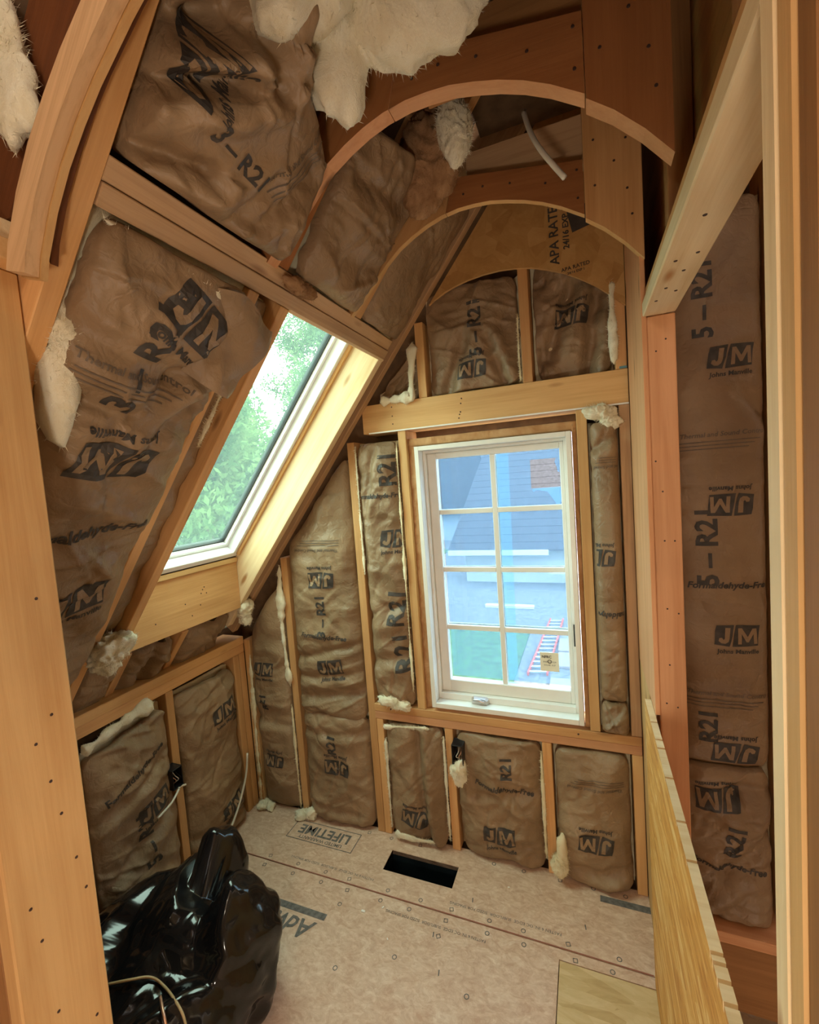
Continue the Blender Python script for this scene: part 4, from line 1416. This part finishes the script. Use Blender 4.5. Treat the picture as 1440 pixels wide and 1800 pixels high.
# loose glass wool
tuft('big white glass wool lump hanging from the vault over the front arch', [((1.43, -1.05, 2.80), (.21, .13, .22)), ((1.35, -1.03, 2.58), (.075, .05, .13)), ((1.37, -1.02, 2.50), (.035, .03, .09)), ((1.50, -1.03, 2.66), (.14, .09, .16)), ((1.57, -1.03, 2.60), (.08, .06, .11)), ((1.36, -1.12, 2.64), (.11, .06, .12)), ((1.33, -1.17, 2.58), (.07, .05, .09)), ((1.36, -1.14, 2.74), (.16, .08, .14))], 1, m_fiberwhite, .16, 8, sub=6)
tuft('brown fibrous wool lump behind the front arch', [((1.38, -.52, 2.68), (.09, .06, .13)), ((1.36, -.52, 2.60), (.06, .05, .08))], 2, m_fiberbrown, .3, 12)
tuft('white wool wad beside the brown lump', [((1.47, -.56, 2.70), (.045, .05, .09)), ((1.47, -.56, 2.66), (.035, .04, .06))], 3, m_fiberwhite, .25, 14)
tuft('pale wool lump hanging left of the doorway arch', [((.93, -1.375, 2.44), (.05, .018, .10)), ((.955, -1.375, 2.38), (.045, .016, .07)), ((.90, -1.375, 2.50), (.06, .018, .08))], 4, m_fiberwhite, .3, 14)
tuft('drooping wool strip along the front rafter', [((.865, -1.268, 2.20), (.03, .03, .08)), ((.83, -1.265, 2.10), (.035, .03, .10)), ((.79, -1.262, 2.00), (.045, .035, .10)), ((.77, -1.262, 1.93), (.035, .03, .07))], 5, m_fiberwhite, .18, 16)
fringe('ragged wool edge under the skylight header', [(.985, -1.27, 2.235), (.98, -1.1, 2.215), (.975, -1.0, 2.20), (.965, -.92, 2.19), (.93, -.875, 2.14)], .034, 6, m_fiberwhite)
tuft('wool wad between the rafter feet by the large batt', [((.17, -.83, 1.21), (.05, .06, .05)), ((.12, -.80, 1.16), (.045, .05, .05))], 7, m_fiberwhite, .75, 17)
tuft('white wool wad at the foot of the pale skylight rafter', [((.09, -.075, 1.10), (.035, .03, .05)), ((.11, -.08, 1.13), (.03, .03, .03))], 8, m_fiberwhite, .75, 17)
fringe('wool strip on top of the knee wall batt', [(.0, -.86, .81), (.005, -.78, .83), (.005, -.68, .85), (.005, -.56, .86)], .03, 9, m_fiberwhite)
fringe('long wool fringe beside the corner bay stud', [(.288, -.004, 1.34), (.280, -.008, 1.2), (.275, -.010, 1.05), (.280, -.008, .85), (.288, -.004, .70)], .022, 10, m_fiberwhite)
fringe('wool fringe at the gable corner', [(.045, -.012, .85), (.04, -.014, .6), (.035, -.016, .3), (.035, -.02, .03)], .018, 11, m_fiber)
tuft('wool lump spilling out beside the low batt by the panel', [((1.60, -.03, .07), (.03, .03, .05)), ((1.615, -.035, .12), (.022, .02, .09))], 12, m_fiber, .3, 18)
tuft('wool wad under the black electrical box', [((1.185, -.045, .41), (.028, .02, .04)), ((1.195, -.045, .43), (.02, .02, .03))], 13, m_fiberwhite, .75, 17)
tuft('white wool on the ledge under the narrow batt', [((.87, -.012, .69), (.06, .025, .03)), ((.93, -.012, .68), (.03, .02, .02))], 14, m_fiberwhite, .75, 17)
fringe('white wool under the left end of the sill plate', [(.82, -.015, .56), (.88, -.02, .57), (.95, -.015, .575), (1.05, -.012, .58)], .022, 15, m_fiberwhite)
tuft('pale wool above the rolled batt beside the window', [((1.84, -.01, 1.925), (.05, .03, .025)), ((1.86, -.01, 1.90), (.03, .02, .03))], 16, m_fiberwhite, .75, 17)
fringe('pale wool flap beside the gable stud above the header', [(1.10, -.008, 2.32), (1.09, -.012, 2.2), (1.08, -.012, 2.09), (1.0, -.01, 2.09), (.93, -.01, 2.085)], .022, 17, m_fiberwhite)
fringe('wool fringe at the right end of the gable bay', [(1.888, -.012, 2.40), (1.885, -.015, 2.25), (1.887, -.012, 2.1)], .014, 18, m_fiberwhite)
tuft('wool scraps where corner studs meet the floor', [((.06, -.03, .02), (.035, .03, .018)), ((.10, -.03, .015), (.02, .02, .014))], 19, m_fiberwhite, .75, 17)
tuft('wool scraps at the foot of the second stud', [((.31, -.035, .02), (.035, .03, .018)), ((.36, -.03, .03), (.025, .02, .025))], 20, m_fiberwhite, .75, 17)
tuft('orange wool bit peeking under the arch strip', [((1.05, -.78, 2.285), (.02, .05, .02)), ((1.05, -.72, 2.29), (.018, .03, .02))], 21, m_fiberbrown, .4, 20)

for k, (lb, pp, r) in enumerate((('wool fringe left of the second stud on the gable wall', [(.288, -.008, .6), (.288, -.01, .3), (.29, -.01, .04)], .012),
                               ('wool fringe beside the stud left of the window', [(.783, -.008, 1.9), (.783, -.01, 1.6), (.784, -.01, 1.3)], .011),
                               ('wool fringe along the window king stud', [(.992, -.008, 1.9), (.99, -.01, 1.5), (.99, -.012, 1.2), (.988, -.01, .75)], .011),
                               ('wool fringe under the sill left of the electrical box', [(1.118, -.008, .55), (1.117, -.01, .3), (1.118, -.01, .05)], .010),
                               ('wool fringe beside the cripple stud under the window', [(1.548, -.008, .55), (1.548, -.01, .3), (1.548, -.01, .08)], .010),
                               ('wool fringe hugging the left cripple stud', [(.822, -.008, .5), (.822, -.01, .3), (.822, -.01, .05)], .012),
                               ('wool fringe along the centre gable stud', [(1.549, -.01, 2.35), (1.547, -.012, 2.2), (1.549, -.01, 2.09)], .010),
                               ('wool fringe along the foot of the gable wall', [(.84, -.02, .03), (.95, -.03, .03), (1.05, -.02, .03)], .02),
                               ('wool fringe along the narrow rafter bay', [(.90, -.865, 2.1), (.80, -.862, 1.97), (.72, -.86, 1.87)], .012))):
    fringe(lb, pp, r * .65, 30 + k, m_fiberwhite if k % 2 else m_fiber)

# ================================================================== OBJECTS
# electrical boxes
def ebox(label, c, n, up, side, parent=None):
    c, n, up, side = Vector(c), Vector(n), Vector(up), Vector(side)
    root = empty('electrical_box', c)
    tag(root, label, 'electrical box')
    w, h, d, t = .052, .090, .06, .004
    def bx(nm, a0, a1, b0, b1, e0, e1, mt):
        ctr = c + side * (a0 + a1) / 2 + up * (b0 + b1) / 2 + n * (e0 + e1) / 2
        m = Matrix((side, up, n)).transposed().to_4x4()
        m.translation = ctr
        return from_bm(nm, box_bm(a1 - a0, b1 - b0, e1 - e0, .001), mt, root, m)
    bx('back_plate', -w / 2, w / 2, -h / 2, h / 2, -d, -d + t, m_black)
    bx('side_plate', -w / 2, -w / 2 + t, -h / 2, h / 2, -d + t, 0, m_black)
    bx('side_plate', w / 2 - t, w / 2, -h / 2, h / 2, -d + t, 0, m_black)
    bx('end_plate', -w / 2 + t, w / 2 - t, h / 2 - t, h / 2, -d + t, 0, m_black)
    bx('end_plate', -w / 2 + t, w / 2 - t, -h / 2, -h / 2 + t, -d + t, 0, m_black)
    for k, mt in enumerate((m_black, m_wire, m_copper)):
        a = -.014 + .012 * k
        tube('wire', [c + side * a + up * .035 - n * .05, c + side * (a + .004) + up * .01 - n * .015, c + side * (a - .006) - up * .012 - n * .008, c + side * (a + .008) - up * .03 - n * .03], .0018, mt, root, 6)
    return root


eb1 = ebox('black electrical box with loose wires in the knee wall', (.052, -.522, .50), X_, Z_, -Y_)
eb2 = ebox('black electrical box with loose wires under the window', (1.192, -.052, .50), -Y_, Z_, X_)
tube('cable', [(.06, -.53, .455), (.07, -.58, .43), (.06, -.64, .405)], .0045, m_wire, eb1)
tube('cable', [(.03, -.47, .43), (.03, -.50, .44), (.055, -.525, .456)], .0045, m_wire, eb1)
o = tube('electrical_cable', [(.055, -.11, .36), (.05, -.13, .25), (.05, -.2, .13), (.06, -.3, .05), (.08, -.42, .02)], .005, m_wire)
tag(o, 'pale cable drooping down the knee wall to the floor', 'cable')
o = tube('hanging_cable', [(1.655, -.50, 2.72), (1.675, -.56, 2.62), (1.705, -.60, 2.535), (1.755, -.61, 2.452)], .007, m_wire)
tag(o, 'pale cable end hanging down between the arches', 'cable')
o = box('paint_mark_tape', 1.905, 1.93, -.0045, -.0025, 2.082, 2.09, m_blue, None, 0)
tag(o, 'short strip of blue tape at the header end', 'tape')


# black rubbish bag
def bag():
    bm = bmesh.new()
    bmesh.ops.create_icosphere(bm, subdivisions=6, radius=1.0)
    Dv = np.array([v.co[:] for v in bm.verts])
    Dv /= np.linalg.norm(Dv, axis=1)[:, None]
    F = [tuple(v.index for v in f.verts) for f in bm.faces]
    bm.free()
    c = np.array((.46, -.90, .14))
    r = np.zeros(len(Dv))
    for cc, rr in (((.44, -.92, .13), (.29, .28, .19)), ((.63, -.82, .20), (.12, .15, .24)), ((.44, -.70, .27), (.085, .10, .23)), ((.27, -.92, .19), (.19, .22, .15)), ((.40, -.82, .25), (.12, .16, .14)), ((.55, -1.05, .14), (.2, .2, .17))):
        cc, rr = np.array(cc), np.array(rr)
        o_ = (c - cc) / rr
        d_ = Dv / rr
        A1, B1, C1 = (d_ * d_).sum(1), (o_ * d_).sum(1), (o_ * o_).sum() - 1
        disc = B1 * B1 - A1 * C1
        r = np.maximum(r, np.where(disc > 0, (-B1 + np.sqrt(np.maximum(disc, 0))) / A1, 0))
    P = Dv * r[:, None]
    q = P + .04 * np.stack([perlin(P[:, 0] * 6 + 3, P[:, 1] * 6, P[:, 2] * 6), perlin(P[:, 0] * 6, P[:, 1] * 6 + 9, P[:, 2] * 6), perlin(P[:, 0] * 6, P[:, 1] * 6, P[:, 2] * 6 + 5)], -1)
    rsb = np.random.RandomState(11)
    sid = rsb.choice(len(P), 48, replace=False)
    sp_ = P[sid]
    sn_ = Dv[sid] * .8 + rsb.normal(size=(48, 3)) * .2
    sn_ /= np.linalg.norm(sn_, axis=1)[:, None]
    d2 = ((P[:, None, :] - sp_[None]) ** 2).sum(2)
    wgt = np.exp(-(d2 - d2.min(1)[:, None]) / .0016)
    wgt /= wgt.sum(1)[:, None]
    hgt = np.einsum('ijk,jk->ij', P[:, None, :] - sp_[None], sn_)
    P = P - .62 * np.einsum('ij,ij,jk->ik', wgt, hgt, sn_)
    k = .018 * (crease(q[:, 0] * 4.2, q[:, 1] * 4.2, q[:, 2] * 4.2) - .6) - .016 * (crease(q[:, 0] * 8 + 4, q[:, 1] * 8, q[:, 2] * 8) - .6) + .006 * (crease(q[:, 0] * 19, q[:, 1] * 19 + 2, q[:, 2] * 19) - .6)
    P = P + Dv * k[:, None]
    P = P + c
    P[:, 2] = np.maximum(P[:, 2], .002 + .004 * np.abs(perlin(P[:, 0] * 20, P[:, 1] * 20, 0)))
    P[:, 0] = np.maximum(P[:, 0], .03)
    base = np.array((.46, -.9, 0))
    o = mesh('rubbish_bag', P - base, F, m_bag, None, True, None, Matrix.Translation(Vector(base)))
    tag(o, 'crumpled glossy black plastic rubbish bag on the subfloor', 'bag')
    from mathutils.bvhtree import BVHTree
    return BVHTree.FromPolygons([tuple(p) for p in P], F)


bag_tree = bag()


def on_bag(px, py, lift):
    d = (FW + RX * ((px - 720) / 784.14) - UP * ((py - 900) / 784.14)).normalized()
    hit, nrm, idx, dist = bag_tree.ray_cast(CAM, d)
    if hit is None:
        hit = CAM + d * ((.01 - CAM.z) / d.z)
    return hit - d * lift


o = tube('loose_cable', [on_bag(px, py, .012) for px, py in ((190, 1730), (230, 1722), (265, 1718), (290, 1735), (315, 1770), (326, 1800), (330, 1840))], .0035, m_tan)
tag(o, 'thin tan cable looping over the black rubbish bag', 'cable')
o = tube('wire_end', [on_bag(282, 1752, .05), on_bag(288, 1785, .03), on_bag(298, 1830, .012)], .004, m_copper)
tag(o, 'short copper wire end sticking up from the black rubbish bag', 'wire')

# ================================================================== OUTSIDE
GZ = -2.6
m_grass = simple('lawn', (.05, .12, .05), .9, noise=.5, nscale=6)
m_gravel = simple('gravel', (.16, .155, .17), .9, noise=.5, nscale=14, bump=.5)
m_roof = simple('grey_shingle', (.06, .055, .072), .8, noise=.4, nscale=12)
m_siding = simple('white_siding', (.42, .42, .42), .6, noise=.05)
m_trimw = simple('white_trim', (.62, .62, .60), .5)
m_slab = simple('pink_paver', (.30, .23, .22), .8, noise=.2)
m_red_rail = simple('red_fiberglass_rail', (.60, .07, .04), .4)
m_rung = simple('aluminium_rung', (.75, .76, .78), .3, metal=.7)
ground = box('ground', -60, 40, -40, 70, GZ - .2, GZ, m_gravel, None, 0)
tag(ground, 'grey gravel drive outside', None, None, 'structure')
lawn = box('lawn', -60, .2, 1.0, 10.2, GZ, GZ + .03, m_grass, None, 0)
tag(lawn, 'mown green lawn outside below the window', 'lawn', None, 'stuff')
lawn2 = box('lawn', -60, -6, 10.25, 24, GZ, GZ + .03, m_grass, None, 0)
tag(lawn2, 'green lawn under the trees by the neighbouring house', 'lawn', None, 'stuff')

house = empty('neighbour_house', (-1, 18, GZ))
tag(house, 'neighbouring white house with grey shingle roof', 'building')
HY = 16.0
box('wall', -3.0, 6.0, HY, HY + 8, GZ, -1.35, m_siding, house, 0)
box('fascia', -3.6, .35, HY - .5, HY - .4, -1.42, -1.22, m_trimw, house, 0)
box('fascia', .36, 6.2, HY - .9, HY - .8, -2.05, -1.85, m_trimw, house, 0)
# roof of courses
rise = 1.05
for k in range(26):
    y0 = HY - .45 + k * .26
    z0 = -1.24 + k * .26 * rise
    x0 = -3.6 + .06 * k
    a_ = Vector((x0, y0, z0))
    V8 = [(x0, y0, z0), (6.2, y0, z0), (6.2, y0 + .30, z0 + .30 * rise), (x0 + .06, y0 + .30, z0 + .30 * rise), (x0, y0, z0 - .03), (6.2, y0, z0 - .03), (6.2, y0 + .30, z0 + .30 * rise - .05), (x0 + .06, y0 + .30, z0 + .30 * rise - .05)]
    V8[0] = (x0, y0, z0 + .02)
    V8[1] = (6.2, y0, z0 + .02)
    mesh('shingle_course', V8, [(0, 1, 2, 3), (7, 6, 5, 4), (0, 4, 5, 1), (1, 5, 6, 2), (2, 6, 7, 3), (3, 7, 4, 0)], m_roof, house)
far = empty('far_house', (-9, 30, GZ))
tag(far, 'far grey house with a broad shingle roof behind the drive', 'building')
box('wall', -16, -4.5, 28, 36, GZ, -.6, simple('blue_grey_siding', (.32, .36, .42), .7), far, 0)
prism('roof', [(-17, -.8), (-3.6, -.8), (-5.5, 6.5), (-15, 6.5)], 27.4, 36.5, m_roof, far, 0)
bar = box('white_plank', -1.49, .07, 12.4, 12.62, GZ, GZ + .09, m_trimw, None, .01)
tag(bar, 'white plank lying on the gravel drive', 'plank')

lad = empty('ladder', (.7, 9.4, GZ))
tag(lad, 'red railed extension ladder lying on the ground', 'ladder')
A_, B_, C_, D_ = Vector((.45, 7.55, GZ + .06)), Vector((.84, 7.62, GZ + .06)), Vector((.66, 11.31, GZ + .06)), Vector((1.0, 11.36, GZ + .06))
board('rail', A_, C_, Z_, .08, .035, m_red_rail, lad, .004)
board('rail', B_, D_, Z_, .08, .035, m_red_rail, lad, .004)
for k in range(14):
    t = (k + .5) / 14
    board('rung', A_.lerp(C_, t), B_.lerp(D_, t), Y_, .05, .03, m_rung, lad, .004)
for i, (x0, x1, y0, y1) in enumerate(((.98, 1.9, 9.0, 9.8), (1.0, 2.0, 8.1, 8.9), (.92, 1.9, 6.6, 7.5))):
    o = box('paving_slab', x0, x1, y0, y1, GZ, GZ + .06, m_slab, None, .01)
    tag(o, ('pinkish paving slab beyond the ladder foot', 'pinkish paving slab midway along the ladder', 'pinkish paving slab beside the ladder foot')[i], 'paving slab', 'paving slabs outside')

# trees
m_bark = simple('bark', (.10, .07, .05), .9, noise=.3)


def leaf_mat(name, c1, c2):
    m = bpy.data.materials.new(name)
    m.use_nodes = True
    nt = m.node_tree
    nt.nodes.clear()
    L = nt.links.new
    out = N(nt, 'ShaderNodeOutputMaterial')
    df = N(nt, 'ShaderNodeBsdfDiffuse')
    tl = N(nt, 'ShaderNodeBsdfTranslucent')
    mix = N(nt, 'ShaderNodeMixShader')
    mix.inputs[0].default_value = .5
    tc = N(nt, 'ShaderNodeTexCoord')
    nz = N(nt, 'ShaderNodeTexNoise', i_Scale=1.8, i_Detail=5.0)
    L(tc.outputs['Object'], nz.inputs['Vector'])
    r = ramp(nt, [(.35, c1), (.68, c2)])
    L(nz.outputs['Fac'], r.inputs['Fac'])
    L(r.outputs['Color'], df.inputs[0])
    L(r.outputs['Color'], tl.inputs[0])
    L(df.outputs[0], mix.inputs[1])
    L(tl.outputs[0], mix.inputs[2])
    L(mix.outputs[0], out.inputs[0])
    return m


m_leaf = leaf_mat('leaf_green', (.035, .075, .028), (.15, .22, .085))
m_leaf2 = leaf_mat('leaf_deep', (.03, .07, .03), (.13, .20, .08))


def tree(label, x, y, h, rad, n, seed, mat, z0=GZ + .03, low=.25):
    rs = np.random.RandomState(seed)
    root = empty('tree', (x, y, z0))
    tag(root, label, 'tree', 'trees behind the skylight')
    tube('trunk', [(x, y, z0), (x + .1, y, z0 + h * .3), (x - .1, y + .1, z0 + h * .6), (x, y, z0 + h * .9)], .12, m_bark, root, 8)
    nc = 110
    cl = rs.normal(size=(nc, 3))
    cl /= np.linalg.norm(cl, axis=1)[:, None]
    cl *= (rs.uniform(.25, 1, nc) ** .5)[:, None]
    cc = np.array((x, y, z0 + h * (low + 1) / 2)) + cl * np.array((rad, rad, h * (1 - low) / 2))
    idx = rs.randint(0, nc, n)
    p = cc[idx] + rs.normal(size=(n, 3)) * rad * .13
    a = rs.normal(size=(n, 3))
    a /= np.linalg.norm(a, axis=1)[:, None]
    b = np.cross(a, rs.normal(size=(n, 3)))
    b /= np.linalg.norm(b, axis=1)[:, None]
    s = rs.uniform(.03, .065, n)[:, None]
    Vt = np.stack([p - a * s * 1.3, p + b * s * .6, p + a * s * 1.3, p - b * s * .6], 1).reshape(-1, 3)
    Ft = np.arange(4 * n).reshape(-1, 4)
    o = mesh('foliage', Vt, Ft, mat, root)
    o['kind'] = 'stuff'


tree('leafy green tree close outside the skylight', -4.0, 3.8, 5.9, 1.6, 36000, 1, m_leaf, low=.2)
tree('bright green tree behind the closest one', -4.3, 8.6, 7.6, 1.6, 36000, 2, m_leaf, low=.2)
tree('tall leafy tree with sky showing through its crown', -7.8, 14.0, 12.6, 2.1, 50000, 5, m_leaf2, low=.2)
tree('broad dark green tree at the far edge of the lawn', -9.2, 8.8, 8.0, 2.1, 40000, 4, m_leaf2, low=.2)
